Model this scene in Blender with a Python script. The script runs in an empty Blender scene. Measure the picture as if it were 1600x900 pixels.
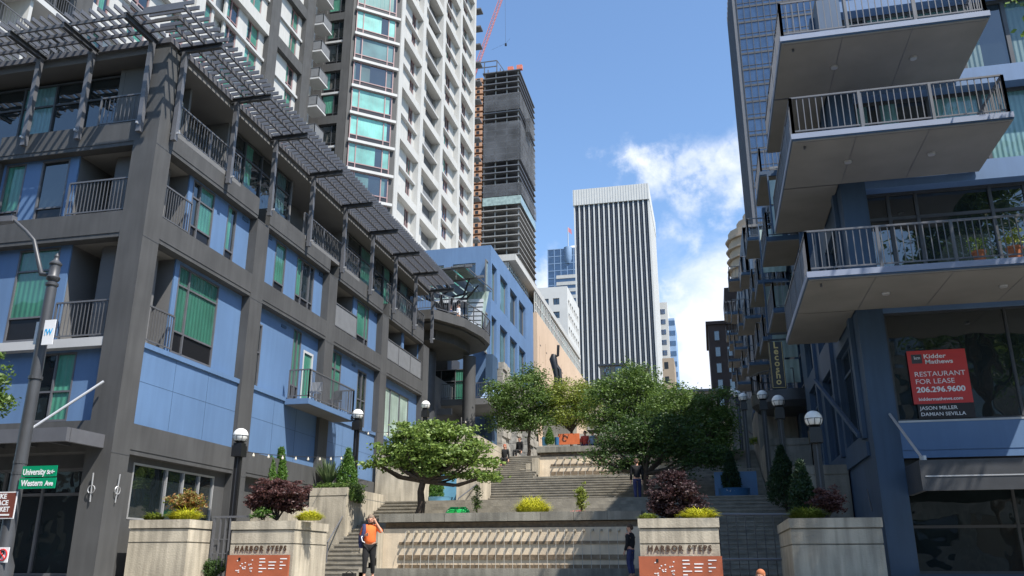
import bpy, bmesh, math, random
from mathutils import Vector, Matrix
R = math.radians
random.seed(7)
S = bpy.context.scene
COL = S.collection

# ------------------------------------------------------------------ camera, sky, sun, exposure
CAM = Vector((0, 0, 1.6)); FPX = 1326.0; PITCH = R(18.12); YAW = R(12.84)
cd = bpy.data.cameras.new('camera'); cam = bpy.data.objects.new('camera', cd); COL.objects.link(cam)
cam.location = CAM; cam.rotation_euler = (R(90) + PITCH, 0, YAW)
cd.sensor_width = 36; cd.lens = 36 * FPX / 1600; cd.clip_start = 0.1; cd.clip_end = 6000
S.camera = cam
SUN = Vector((1, -0.6, 1.85)).normalized()
W = bpy.data.worlds.new('World'); S.world = W; W.use_nodes = True
nt = W.node_tree; N = nt.nodes; L = nt.links; N.clear()
out = N.new('ShaderNodeOutputWorld'); bg = N.new('ShaderNodeBackground')
sky = N.new('ShaderNodeTexSky'); sky.sky_type = 'NISHITA'; sky.sun_disc = False
sky.sun_elevation = math.asin(SUN.z); sky.sun_rotation = math.atan2(SUN.x, SUN.y)
sky.air_density = 1.0; sky.dust_density = 0.6; sky.ozone_density = 1.0; sky.altitude = 20
tc = N.new('ShaderNodeTexCoord')
wn = N.new('ShaderNodeTexNoise'); wn.inputs['Scale'].default_value = 9; wn.inputs['Detail'].default_value = 8; wn.inputs['Roughness'].default_value = .6; L.new(tc.outputs['Generated'], wn.inputs['Vector'])
ws_ = N.new('ShaderNodeVectorMath'); ws_.operation = 'SUBTRACT'; ws_.inputs[1].default_value = (.5, .5, .5); L.new(wn.outputs['Color'], ws_.inputs[0])
wm = N.new('ShaderNodeVectorMath'); wm.operation = 'MULTIPLY'; wm.inputs[1].default_value = (.26, .26, .13); L.new(ws_.outputs[0], wm.inputs[0])
wa_ = N.new('ShaderNodeVectorMath'); wa_.operation = 'ADD'; L.new(tc.outputs['Generated'], wa_.inputs[0]); L.new(wm.outputs[0], wa_.inputs[1])
def vdir(v):
    n = N.new('ShaderNodeVectorMath'); n.operation = 'DISTANCE'; n.inputs[1].default_value = v
    L.new(wa_.outputs[0], n.inputs[0]); return n.outputs['Value']
def pdir(px, py):
    a = (px-800)/FPX; b = (450-py)/FPX
    v = Matrix.Rotation(YAW, 3, 'Z') @ Matrix.Rotation(R(90)+PITCH, 3, 'X') @ Vector((a, b, -1))
    return v.normalized()
def mth(op, a, b=None, clamp=False):
    n = N.new('ShaderNodeMath'); n.operation = op; n.use_clamp = clamp
    for i, x in enumerate((a, b)):
        if x is None: continue
        if isinstance(x, (int, float)): n.inputs[i].default_value = x
        else: L.new(x, n.inputs[i])
    return n.outputs[0]
noi = N.new('ShaderNodeTexNoise'); noi.inputs['Scale'].default_value = 11; noi.inputs['Detail'].default_value = 12; noi.inputs['Roughness'].default_value = .66; noi.inputs['Distortion'].default_value = .6
mp = N.new('ShaderNodeMapping'); mp.inputs['Scale'].default_value = (1, 1, 1.7); L.new(tc.outputs['Generated'], mp.inputs[0]); L.new(mp.outputs[0], noi.inputs['Vector'])
mask = None
# cloud banks: direction, angular radius, strength
for (px, py, rad, st) in ((1010, 265, .06, .95), (1045, 285, .055, .8), (1115, 262, .06, .8), (1140, 305, .05, .7), (1060, 370, .05, .5), (1095, 530, .11, 1.2), (1050, 445, .05, .7), (845, 430, .05, .8), (1180, 560, .2, 1.2), (600, -900, .4, .8)):
    d = vdir(pdir(px, py)); m = mth('SUBTRACT', 1.0, mth('DIVIDE', d, rad), True); m = mth('MULTIPLY', m, st)
    mask = m if mask is None else mth('MAXIMUM', mask, m)
far = vdir(Vector((0.2, -.8, .5)).normalized())
cl = mth('SUBTRACT', mth('ADD', mask, noi.outputs['Fac']), .62)
cl = mth('MULTIPLY', cl, 1.5, True)
cl = mth('MULTIPLY', cl, mth('MULTIPLY', mask, 2.2, True), True)
cl = mth('MULTIPLY', cl, .93)
mix = N.new('ShaderNodeMix'); mix.data_type = 'RGBA'; mix.inputs['B'].default_value = (5.9, 6.2, 6.9, 1)
L.new(cl, mix.inputs['Factor'])
tint = N.new('ShaderNodeMix'); tint.data_type = 'RGBA'; tint.blend_type = 'MULTIPLY'; tint.inputs['Factor'].default_value = 1
tint.inputs['B'].default_value = (1.08, 1.24, 1.36, 1)
L.new(sky.outputs[0], tint.inputs['A']); L.new(tint.outputs['Result'], mix.inputs['A'])
L.new(mix.outputs['Result'], bg.inputs['Color']); bg.inputs['Strength'].default_value = .105
L.new(bg.outputs[0], out.inputs[0])
sd = bpy.data.lights.new('sun', 'SUN'); sun = bpy.data.objects.new('sun', sd); COL.objects.link(sun)
sd.energy = 5.0; sd.angle = R(.5); sd.color = (1.0, .95, .88)
sun.rotation_euler = SUN.to_track_quat('Z', 'Y').to_euler()
vs = S.view_settings; vs.view_transform = 'Standard'; vs.look = 'None'; vs.gamma = 1; vs.use_curve_mapping = False; vs.exposure = 0.8
S.cycles.max_bounces = 6; S.cycles.diffuse_bounces = 3; S.cycles.glossy_bounces = 3; S.cycles.transparent_max_bounces = 6

# ------------------------------------------------------------------ measuring: the point of a real plane seen at a photo pixel
def _ray(px, py): 
    a = (px-800)/FPX; b = (450-py)/FPX
    return Matrix.Rotation(YAW, 3, 'Z') @ Matrix.Rotation(R(90)+PITCH, 3, 'X') @ Vector((a, b, -1))
def onX(px, py, v): d = _ray(px, py); return CAM + d*((v-CAM.x)/d.x)
def onY(px, py, v): d = _ray(px, py); return CAM + d*((v-CAM.y)/d.y)
def onD(px, py, v): d = _ray(px, py); return CAM + d*(v/(-d.x*math.sin(YAW)+d.y*math.cos(YAW)))

# ------------------------------------------------------------------ materials
MATS = {}
def mat(name, col, rough=.8, var=.12, scale=1.5, bump=0, bscale=20, streak=0, metal=0, coat=0, spec=.5, joints=None, emit=None):
    if name in MATS: return MATS[name]
    m = bpy.data.materials.new(name); m.use_nodes = True; t = m.node_tree; n = t.nodes; l = t.links
    p = n['Principled BSDF']; p.inputs['Roughness'].default_value = rough; p.inputs['Metallic'].default_value = metal
    p.inputs['Coat Weight'].default_value = coat; p.inputs['Coat Roughness'].default_value = .03; p.inputs['Specular IOR Level'].default_value = spec
    g = n.new('ShaderNodeNewGeometry')
    a = n.new('ShaderNodeTexNoise'); a.inputs['Scale'].default_value = scale; a.inputs['Detail'].default_value = 6; l.new(g.outputs['Position'], a.inputs['Vector'])
    r = n.new('ShaderNodeMapRange'); r.inputs['From Min'].default_value = .3; r.inputs['From Max'].default_value = .7
    r.inputs['To Min'].default_value = 1-var; r.inputs['To Max'].default_value = 1+var; l.new(a.outputs['Fac'], r.inputs['Value'])
    fac = r.outputs[0]
    if streak:
        mpp = n.new('ShaderNodeMapping'); mpp.inputs['Scale'].default_value = (3.5, 3.5, .35); l.new(g.outputs['Position'], mpp.inputs[0])
        s = n.new('ShaderNodeTexNoise'); s.inputs['Scale'].default_value = 1.6; s.inputs['Detail'].default_value = 5; l.new(mpp.outputs[0], s.inputs['Vector'])
        r2 = n.new('ShaderNodeMapRange'); r2.inputs['From Min'].default_value = .38; r2.inputs['From Max'].default_value = .62
        r2.inputs['To Min'].default_value = 1-streak; r2.inputs['To Max'].default_value = 1; l.new(s.outputs['Fac'], r2.inputs['Value'])
        mm = n.new('ShaderNodeMath'); mm.operation = 'MULTIPLY'; l.new(fac, mm.inputs[0]); l.new(r2.outputs[0], mm.inputs[1]); fac = mm.outputs[0]
    v = n.new('ShaderNodeVectorMath'); v.operation = 'SCALE'; v.inputs[0].default_value = col[:3]; l.new(fac, v.inputs['Scale'])
    l.new(v.outputs[0], p.inputs['Base Color'])
    if bump:
        b = n.new('ShaderNodeTexNoise'); b.inputs['Scale'].default_value = bscale; b.inputs['Detail'].default_value = 5; l.new(g.outputs['Position'], b.inputs['Vector'])
        bb = n.new('ShaderNodeBump'); bb.inputs['Strength'].default_value = bump; bb.inputs['Distance'].default_value = .03; l.new(b.outputs['Fac'], bb.inputs['Height']); l.new(bb.outputs[0], p.inputs['Normal'])
    if emit: p.inputs['Emission Color'].default_value = (*emit, 1); p.inputs['Emission Strength'].default_value = 1
    MATS[name] = m; return m
def glassmat(name, col, fold=0, rough=.02, coat=1.0, wav=.02, var=.35, vscale=.6):
    m = mat(name, col, .5 if fold else rough, var, vscale, coat=coat if fold else 0, spec=.5 if fold else 1.0)
    t = m.node_tree; n = t.nodes; l = t.links; p = n['Principled BSDF']; g = [x for x in n if x.type == 'NEW_GEOMETRY'][0]
    b = n.new('ShaderNodeTexNoise'); b.inputs['Scale'].default_value = .9; b.inputs['Detail'].default_value = 2; l.new(g.outputs['Position'], b.inputs['Vector'])
    bb = n.new('ShaderNodeBump'); bb.inputs['Strength'].default_value = 1; bb.inputs['Distance'].default_value = wav; l.new(b.outputs['Fac'], bb.inputs['Height'])
    if fold:
        l.new(bb.outputs[0], p.inputs['Coat Normal'])
        # pleats of the curtain behind the pane
        sx = n.new('ShaderNodeSeparateXYZ'); l.new(g.outputs['Position'], sx.inputs[0])
        ad = n.new('ShaderNodeMath'); ad.operation = 'ADD'; l.new(sx.outputs[0], ad.inputs[0]); l.new(sx.outputs[1], ad.inputs[1])
        mu = n.new('ShaderNodeMath'); mu.operation = 'MULTIPLY'; mu.inputs[1].default_value = fold; l.new(ad.outputs[0], mu.inputs[0])
        si = n.new('ShaderNodeMath'); si.operation = 'SINE'; l.new(mu.outputs[0], si.inputs[0])
        b2 = n.new('ShaderNodeBump'); b2.inputs['Strength'].default_value = .4; b2.inputs['Distance'].default_value = .02; l.new(si.outputs[0], b2.inputs['Height']); l.new(b2.outputs[0], p.inputs['Normal'])
        p.inputs['Coat IOR'].default_value = 1.6
        oi = n.new('ShaderNodeObjectInfo'); mr = n.new('ShaderNodeMapRange'); mr.inputs['To Min'].default_value = .45; mr.inputs['To Max'].default_value = 1.2; l.new(oi.outputs['Random'], mr.inputs['Value'])
        vv = n.new('ShaderNodeVectorMath'); vv.operation = 'SCALE'; src = p.inputs['Base Color'].links[0].from_socket; l.new(src, vv.inputs[0]); l.new(mr.outputs[0], vv.inputs['Scale']); l.new(vv.outputs[0], p.inputs['Base Color'])
    else:
        l.new(bb.outputs[0], p.inputs['Normal']); p.inputs['IOR'].default_value = 1.7
    return m
GRAY = mat('grey_panel', (.068, .068, .067), .75, .14, .9, streak=.17)
GRAYL = mat('grey_stucco', (.14, .14, .14), .9, .08, 1)
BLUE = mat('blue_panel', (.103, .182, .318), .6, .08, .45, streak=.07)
BLUED = mat('blue_wall_shade_dark', (.04, .078, .135), .6, .12, .6, streak=.15)  # blue of the right-hand buildings, darkened in the colour to stand in for shade
WHITE = mat('white_stucco', (.45, .447, .425), .85, .06, .5, streak=.08)
WHITEB = mat('white_edge', (.45, .45, .44), .7, .06, 1)
SOFFIT = mat('pale_soffit', (.2, .192, .176), .9, .12, .8)
STEEL = mat('dark_steel', (.05, .052, .056), .45, .15, 3)
STEELM = mat('grey_painted_steel', (.105, .107, .116), .45, .1, 3)
RAILM = mat('grey_rail_metal', (.13, .13, .135), .45, .1, 3, metal=.3)
ALU = mat('aluminium', (.5, .5, .5), .4, .08, 3, metal=.5)
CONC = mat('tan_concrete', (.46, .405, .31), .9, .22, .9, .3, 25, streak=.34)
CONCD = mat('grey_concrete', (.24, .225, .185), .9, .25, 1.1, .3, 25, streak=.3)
STEP = mat('step_concrete', (.235, .215, .175), .9, .24, 2.2, .3, 20, streak=.12)
WET = mat('wet_stained_stone', (.17, .125, .08), .35, .35, 6, .4, 12)
ASPH = mat('asphalt', (.05, .05, .052), .9, .2, 2, .4, 60)
PAVE = mat('pavement', (.3, .29, .26), .9, .12, 1.5, .3, 30)
EARTH = mat('hill_ground', (.1, .1, .085), .95, .3, .3)
GLASS = glassmat('dark_glass', (.012, .018, .02))
GLASSB = glassmat('blue_glass', (.02, .045, .1), wav=.05)
GREENC = glassmat('green_curtained_glass', (.05, .21, .14), 38)
TEALC = glassmat('teal_curtained_glass', (.11, .34, .29), 12, wav=.04)
TEALD = glassmat('teal_blinds_glass', (.07, .16, .16), 45)
PALEC = glassmat('pale_green_glass', (.3, .38, .33), 20)
SPAN = mat('black_spandrel', (.012, .012, .013), .3, .1, 2)
MAUVE = mat('mauve_window_frame', (.27, .17, .17), .5, .1, 3)
BLACK = mat('black_metal', (.012, .012, .013), .4, .1, 3)
GLOBE = mat('white_globe_glass', (.8, .79, .74), .2, .04, 3)
REDP = mat('red_panel', (.33, .085, .035), .6, .12, 3)
REDS = mat('lease_sign_red', (.55, .045, .04), .5, .04, 3)
ORANGE = mat('orange_panel', (.6, .14, .04), .6, .1, 3)
SIGNG = mat('street_sign_green', (0, .26, .12), .4, .03, 3)
SIGNB = mat('sign_brown', (.16, .045, .03), .5, .05, 3)
SIGNW = mat('sign_white', (.8, .8, .8), .4, .03, 3)
SIGNRED = mat('sign_red', (.6, .02, .02), .4, .03, 3)
SIGNCY = mat('sign_light_blue', (.03, .4, .75), .4, .03, 3)
BARK = mat('bark', (.06, .045, .032), .95, .3, 8, .6, 30)
PEACH = mat('peach_stone', (.55, .41, .29), .8, .06, .4, streak=.06)
OFFW = mat('off_white_stone', (.52, .52, .5), .8, .05, .3)
TAN = mat('tan_tower_stone', (.38, .3, .22), .8, .1, .3)
BRICK = mat('dark_brick', (.06, .045, .042), .9, .15, .4)
BOOK = mat('gold_letter', (.55, .42, .16), .5, .05, 3)
TERRA = mat('terracotta', (.5, .16, .06), .8, .1, 5)
POTB = mat('blue_planter_glaze', (.13, .33, .48), .4, .08, 3)
POTD = mat('dark_blue_planter', (.03, .12, .25), .4, .08, 3)
ROCK = mat('rough_ruin_stone', (.3, .28, .24), .95, .35, 2.5, 1.0, 5)
SOIL = mat('soil', (.04, .03, .02), .95, .2, 8)
WATER = glassmat('fountain_water', (.05, .06, .05), wav=.03)
JET = mat('falling_water', (.42, .4, .35), .2, .05, 8)
SKIN = mat('skin', (.5, .27, .18), .6, .05, 10)
HAIR = mat('hair_brown', (.06, .035, .02), .8, .2, 30)
HAIRG = mat('hair_grey', (.18, .13, .09), .8, .2, 30)
C_OR = mat('orange_cloth', (.8, .15, .03), .9, .1, 8)
C_BK = mat('black_cloth', (.007, .007, .008), .9, .2, 8)
C_NV = mat('navy_cloth', (.03, .035, .1), .9, .2, 8)
C_WH = mat('white_cloth', (.7, .7, .7), .9, .08, 8)
C_RD = mat('red_cloth', (.5, .07, .05), .9, .1, 8)
C_LB = mat('pale_blue_cloth', (.3, .42, .6), .9, .1, 8)
C_PK = mat('pink_cloth', (.6, .3, .28), .9, .1, 8)
COPPER = mat('orange_hoist_bay', (.4, .22, .13), .8, .2, .3)
SCREEN = mat('dark_interior', (.03, .034, .04), .9, .4, .15)
NET = mat('grey_debris_netting', (.11, .115, .125), .9, .4, .15)
_t = NET.node_tree; _tr = _t.nodes.new('ShaderNodeBsdfTransparent'); _mx = _t.nodes.new('ShaderNodeMixShader'); _mx.inputs[0].default_value = .45
_t.links.new(_tr.outputs[0], _mx.inputs[1]); _t.links.new(_t.nodes['Principled BSDF'].outputs[0], _mx.inputs[2]); _t.links.new(_mx.outputs[0], _t.nodes['Material Output'].inputs[0])
CSLAB = mat('raw_concrete_slab', (.24, .235, .225), .9, .1, .3)
CRANER = mat('crane_red', (.55, .16, .1), .6, .1, 1)
FLAGR = mat('flag_cloth', (.55, .2, .25), .8, .1, 3)
BULBM = mat('clear_bulb', (.6, .55, .45), .2, .05, 3)
GREENPL = mat('green_plastic', (.02, .45, .1), .4, .1, 5)
def leafmat(name, c1, c2, tr=.35):
    m = bpy.data.materials.new(name); m.use_nodes = True; t = m.node_tree; n = t.nodes; l = t.links
    p = n['Principled BSDF']; g = n.new('ShaderNodeNewGeometry'); r = n.new('ShaderNodeValToRGB')
    r.color_ramp.elements[0].color = (*c1, 1); r.color_ramp.elements[1].color = (*c2, 1)
    l.new(g.outputs['Random Per Island'], r.inputs[0]); l.new(r.outputs[0], p.inputs['Base Color']); p.inputs['Roughness'].default_value = .55
    tb = n.new('ShaderNodeBsdfTranslucent'); l.new(r.outputs[0], tb.inputs[0]); mx = n.new('ShaderNodeMixShader'); mx.inputs[0].default_value = tr
    l.new(p.outputs[0], mx.inputs[1]); l.new(tb.outputs[0], mx.inputs[2]); l.new(mx.outputs[0], n['Material Output'].inputs[0])
    return m
LF_MAPLE = leafmat('leaf_light_green', (.09, .16, .025), (.24, .33, .07))
LF_GREEN = leafmat('leaf_green', (.05, .105, .018), (.15, .23, .045))
LF_YEL = leafmat('leaf_yellow_green', (.14, .19, .02), (.28, .32, .05))
LF_DARK = leafmat('leaf_dark_green', (.02, .05, .01), (.07, .13, .025))
LF_CON = leafmat('conifer_green', (.04, .12, .015), (.12, .22, .03))
LF_COND = leafmat('conifer_dark', (.012, .035, .012), (.03, .07, .02))
LF_RED = leafmat('leaf_dark_red', (.05, .02, .022), (.14, .06, .05))
LF_REDG = leafmat('leaf_red_green', (.3, .1, .03), (.16, .22, .05))
LF_GRASS = leafmat('yellow_grass', (.45, .48, .03), (.75, .7, .08))
LF_YUC = leafmat('yucca_leaf', (.08, .13, .05), (.2, .26, .12))
LF_FLOW = leafmat('pink_flower', (.6, .12, .12), (.7, .35, .3))
LF_WFL = leafmat('white_flower', (.6, .6, .55), (.8, .8, .75))

# ------------------------------------------------------------------ building helpers
class FR:
    def __init__(s, o, u, n): s.o = Vector((o[0], o[1], 0)); s.u = Vector((u[0], u[1], 0)); s.n = Vector((n[0], n[1], 0))
    def p(s, u, d, z): return s.o + s.u*u + s.n*d + Vector((0, 0, z))
XY = FR((0, 0), (1, 0), (0, 1))
class MB:
    def __init__(s): s.v = []; s.f = []; s.mi = []; s.ms = []; s.sm = False; s.pc = []
    def m(s, mt):
        if mt not in s.ms: s.ms.append(mt)
        return s.ms.index(mt)
    def poly(s, pts, faces, mt):
        b = len(s.v); s.v += [tuple(p) for p in pts]; k = s.m(mt)
        for f in faces: s.f.append([b+i for i in f]); s.mi.append(k)
        s.pc.append((b, len(s.v), len(s.f)-len(faces), len(s.f))); return s
    def fb(s, fr, u0, u1, d0, d1, z0, z1, mt):
        if u1-u0 < 1e-5 or z1-z0 < 1e-5: return s
        P = [fr.p(u, d, z) for z in (z0, z1) for d in (d0, d1) for u in (u0, u1)]
        s.poly(P, [(0, 1, 3, 2), (4, 6, 7, 5), (0, 4, 5, 1), (2, 3, 7, 6), (0, 2, 6, 4), (1, 5, 7, 3)], mt); return s
    def box(s, x0, x1, y0, y1, z0, z1, mt): return s.fb(XY, x0, x1, y0, y1, z0, z1, mt)
    def bar(s, a, b, w, h, mt):
        a = Vector(a); b = Vector(b); d = (b-a).normalized(); up = Vector((0, 0, 1)) if abs(d.z) < .95 else Vector((0, 1, 0))
        r = d.cross(up).normalized(); u = r.cross(d)
        P = [q + r*(i*w/2) + u*(j*h/2) for q in (a, b) for i, j in ((-1, -1), (1, -1), (1, 1), (-1, 1))]
        s.poly(P, [(0, 1, 2, 3), (7, 6, 5, 4), (0, 4, 5, 1), (1, 5, 6, 2), (2, 6, 7, 3), (3, 7, 4, 0)], mt); return s
    def tube(s, pts, rad, mt, n=8, cap=True):
        pts = [Vector(p) for p in pts]; rr = rad if isinstance(rad, (list, tuple)) else [rad]*len(pts)
        b = len(s.v); f0 = len(s.f); k = s.m(mt); ref = None
        for i, p in enumerate(pts):
            d = (pts[min(i+1, len(pts)-1)]-pts[max(i-1, 0)]).normalized()
            if ref is None: ref = Vector((1, 0, 0)) if abs(d.x) < .8 else Vector((0, 1, 0))
            r = d.cross(ref).normalized(); u = d.cross(r).normalized(); ref = -u if False else ref
            for j in range(n):
                a = 2*math.pi*j/n; s.v.append(tuple(p + (r*math.cos(a)+u*math.sin(a))*rr[i]))
        for i in range(len(pts)-1):
            for j in range(n):
                s.f.append([b+i*n+j, b+i*n+(j+1) % n, b+(i+1)*n+(j+1) % n, b+(i+1)*n+j]); s.mi.append(k)
        if cap:
            s.f.append([b+j for j in range(n)][::-1]); s.mi.append(k); e = b+(len(pts)-1)*n; s.f.append([e+j for j in range(n)]); s.mi.append(k)
        s.pc.append((b, len(s.v), f0, len(s.f))); s.sm = True; return s
    def lathe(s, c, prof, mt, n=20):
        c = Vector(c); b = len(s.v); f0 = len(s.f); k = s.m(mt)
        for (r, z) in prof:
            for j in range(n):
                a = 2*math.pi*j/n; s.v.append((c.x+r*math.cos(a), c.y+r*math.sin(a), c.z+z))
        for i in range(len(prof)-1):
            for j in range(n):
                s.f.append([b+i*n+j, b+i*n+(j+1) % n, b+(i+1)*n+(j+1) % n, b+(i+1)*n+j]); s.mi.append(k)
        s.f.append([b+j for j in range(n)][::-1]); s.mi.append(k); e = b+(len(prof)-1)*n; s.f.append([e+j for j in range(n)]); s.mi.append(k)
        s.pc.append((b, len(s.v), f0, len(s.f))); s.sm = True; return s
    def prism(s, poly, z0, z1, mt):
        n = len(poly); P = [(x, y, z0) for x, y in poly]+[(x, y, z1) for x, y in poly]
        s.poly(P, [tuple(range(n))[::-1], tuple(range(n, 2*n))]+[(i, (i+1) % n, n+(i+1) % n, n+i) for i in range(n)], mt); return s
    def each(s, name, parent=None, smooth=False, tol=.03, limit=100):
        # one object for every piece that stands clear of the others
        n = len(s.pc); bb = []
        for (a, b, c, d) in s.pc:
            P = s.v[a:b]; bb.append([min(p[i] for p in P)-tol/2 for i in range(3)]+[max(p[i] for p in P)+tol/2 for i in range(3)])
        par = list(range(n))
        def fd(i):
            while par[i] != i: par[i] = par[par[i]]; i = par[i]
            return i
        for i in range(n):
            for j in range(i):
                if all(bb[i][k] <= bb[j][k+3] and bb[j][k] <= bb[i][k+3] for k in range(3)): par[fd(i)] = fd(j)
        gr = {}
        for i in range(n): gr.setdefault(fd(i), []).append(i)
        out_ = []; gs = list(gr.values())
        if len(gs) > limit: gs = gs[:limit]+[sum(gs[limit:], [])]
        for gi, g_ in enumerate(gs):
            m = MB(); m.ms = s.ms; m.sm = s.sm
            for i in g_:
                a, b, c, d = s.pc[i]; o = len(m.v)-a; m.v += s.v[a:b]
                for f, q in zip(s.f[c:d], s.mi[c:d]): m.f.append([x+o for x in f]); m.mi.append(q)
            ob = m.build(name, parent, smooth=smooth); out_.append(ob)
            if gi >= limit: ob['kind'] = 'stuff'
        return out_
    def build(s, name, parent=None, root=None, smooth=None):
        # vertices are world coordinates; they are stored relative to the thing's base
        o0 = Vector((0, 0, 0))
        if root is not None: o0 = Vector(root.location)
        elif parent is not None:
            q = parent
            while q.parent: q = q.parent
            o0 = Vector(q.location)
        me = bpy.data.meshes.new(name)
        me.from_pydata([(v[0]-o0.x, v[1]-o0.y, v[2]-o0.z) for v in s.v], [], s.f)
        for m in s.ms: me.materials.append(m)
        me.polygons.foreach_set('material_index', s.mi)
        sm = s.sm if smooth is None else smooth
        if sm: me.polygons.foreach_set('use_smooth', [True]*len(s.f)); me.set_sharp_from_angle(angle=R(40))
        me.update(); o = bpy.data.objects.new(name, me); COL.objects.link(o)
        if parent is not None: o.parent = parent
        return o
def tag(o, label=None, cat=None, group=None, kind=None):
    if label: o['label'] = label
    if cat: o['category'] = cat
    if group: o['group'] = group
    if kind: o['kind'] = kind
    return o
def thing(name, label, cat, loc, group=None):
    o = bpy.data.objects.new(name, None); o.location = loc; o.empty_display_size = .3; COL.objects.link(o); return tag(o, label, cat, group)
def struct(mb, name): return tag(mb.build(name), kind='structure')
def copy_tree(o, parent=None, loc=None):
    c = o.copy(); COL.objects.link(c)
    if parent is not None: c.parent = parent
    if loc is not None: c.location = loc
    for ch in list(o.children): copy_tree(ch, c)
    return c
_FC = {}
def text(name, body, size, org, right, up, mt, parent=None, align='CENTER', ext=.004, bold=0, xs=1, track=1.0):
    c = bpy.data.curves.new('t', 'FONT'); c.body = body; c.size = size; c.align_x = align; c.align_y = 'CENTER'; c.extrude = ext; c.offset = bold; c.space_character = track; c.resolution_u = 3
    o = bpy.data.objects.new('t', c); COL.objects.link(o)
    me = bpy.data.meshes.new_from_object(o.evaluated_get(bpy.context.evaluated_depsgraph_get()))
    bpy.data.objects.remove(o)
    r = Vector(right).normalized(); u = Vector(up).normalized(); n = r.cross(u); o0 = Vector((0, 0, 0))
    if parent:
        q = parent
        while q.parent: q = q.parent
        o0 = Vector(q.location)
    M = Matrix((( r.x*xs, u.x, n.x, org[0]-o0.x), (r.y*xs, u.y, n.y, org[1]-o0.y), (r.z*xs, u.z, n.z, org[2]-o0.z), (0, 0, 0, 1)))
    me.transform(M); me.name = name; me.materials.clear(); me.materials.append(mt)
    ob = bpy.data.objects.new(name, me); COL.objects.link(ob); ob.parent = parent; return ob
def holes(mb, fr, u0, u1, z0, z1, d0, d1, hs, mt):
    zs = sorted({z0, z1, *[max(z0, min(z1, h[k])) for h in hs for k in (2, 3)]})
    for a, b in zip(zs, zs[1:]):
        m = (a+b)/2; cuts = sorted([(h[0], h[1]) for h in hs if h[2] < m < h[3]]); x = u0
        for c, d in cuts:
            if c > x: mb.fb(fr, x, c, d0, d1, a, b, mt)
            x = max(x, d)
        if x < u1: mb.fb(fr, x, u1, d0, d1, a, b, mt)
WC = {}; WR = random.Random(11)
def window(par, fr, u0, u1, z0, z1, d=-.1, mull=(), trans=(), pane=GREENC, frame=STEELM, fw=.05, span=0, limit=100, sill=None, lone=None):
    key = par.name; rec = WC.setdefault(key, [0, MB(), par]); rec[0] += 1
    over = rec[0] > limit
    f = rec[1] if over else MB(); g = rec[1] if over else MB()
    f.fb(fr, u0, u0+fw, d-.05, d+.04, z0, z1, frame).fb(fr, u1-fw, u1, d-.05, d+.04, z0, z1, frame)
    f.fb(fr, u0+fw, u1-fw, d-.05, d+.04, z0, z0+fw, frame).fb(fr, u0+fw, u1-fw, d-.05, d+.04, z1-fw, z1, frame)
    for m in mull: f.fb(fr, m-fw/2, m+fw/2, d-.045, d+.05, z0+fw, z1-fw, frame)
    for t in trans: f.fb(fr, u0+fw, u1-fw, d-.045, d+.03, t-fw/2, t+fw/2, frame)
    zz = z0
    if span: g.fb(fr, u0+.01, u1-.01, d-.03, d-.005, z0+.01, z0+span, SPAN); f.fb(fr, u0+fw, u1-fw, d-.045, d+.035, z0+span, z0+span+fw, frame); zz = z0+span
    panes = pane if isinstance(pane, (list, tuple)) else [pane]
    ed = [u0]+list(mull)+[u1]
    for i, (a, b) in enumerate(zip(ed, ed[1:])):
        pn = panes[i % len(panes)]
        if pn in (GREENC, TEALC, TEALD) and (b-a) > .45 and WR.random() < .4:   # curtain drawn only part of the way
            c_ = a+(b-a)*WR.uniform(.35, .75); g.fb(fr, a+.01, c_, d-.03, d-.01, zz+.012, z1-.01, pn); g.fb(fr, c_+.001, b-.01, d-.03, d-.01, zz+.012, z1-.01, GLASS); continue
        g.fb(fr, a+.01, b-.01, d-.03, d-.01, zz+.012, z1-.01, panes[i % len(panes)])
    if over: return None
    w = f.build('window', par, smooth=False); g.build('pane', w, smooth=False); return w
def flush_windows():
    for k, (n, mb, par) in WC.items():
        if mb.f: tag(mb.build('window', par, smooth=False), kind='stuff')
def railing(par, runs, z0, h=1.05, gap=.11, mt=RAILM, post=.045, bar=.018, mesh=None, name='railing', every=1.6, slope=None):
    mb = MB()
    for (a, b) in runs:
        a = Vector((a[0], a[1], z0)); b = Vector((b[0], b[1], z0)); L_ = (b-a).length; d = (b-a)/L_
        mb.bar(a+Vector((0, 0, h)), b+Vector((0, 0, h)), .05, .045, mt); mb.bar(a+Vector((0, 0, .1)), b+Vector((0, 0, .1)), .035, .035, mt)
        k = max(1, round(L_/every))
        for i in range(k+1): q = a+d*(L_*i/k); mb.bar(q, q+Vector((0, 0, h)), post, post, mt)
        if mesh: mb.poly([a+Vector((0, 0, .12)), b+Vector((0, 0, .12)), b+Vector((0, 0, h-.03)), a+Vector((0, 0, h-.03))], [(0, 1, 2, 3)], mesh)
        else:
            k = int(L_/gap)
            for i in range(1, k): q = a+d*(L_*i/k); mb.bar(q+Vector((0, 0, .1)), q+Vector((0, 0, h)), bar, bar, mt)
    return mb.build(name, par, smooth=False)
def recess(mb, fr, u0, u1, z0, z1, dep, mt=GRAYL):
    mb.fb(fr, u0, u1, -dep-.1, -dep, z0, z1, mt); mb.fb(fr, u0-.08, u0, -dep, -.36, z0, z1, mt); mb.fb(fr, u1, u1+.08, -dep, -.36, z0, z1, mt)
    mb.fb(fr, u0, u1, -dep, -.36, z1-.002, z1+.1, SOFFIT); mb.fb(fr, u0, u1, -dep, -.36, z0-.12, z0+.003, GRAYL)

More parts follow.
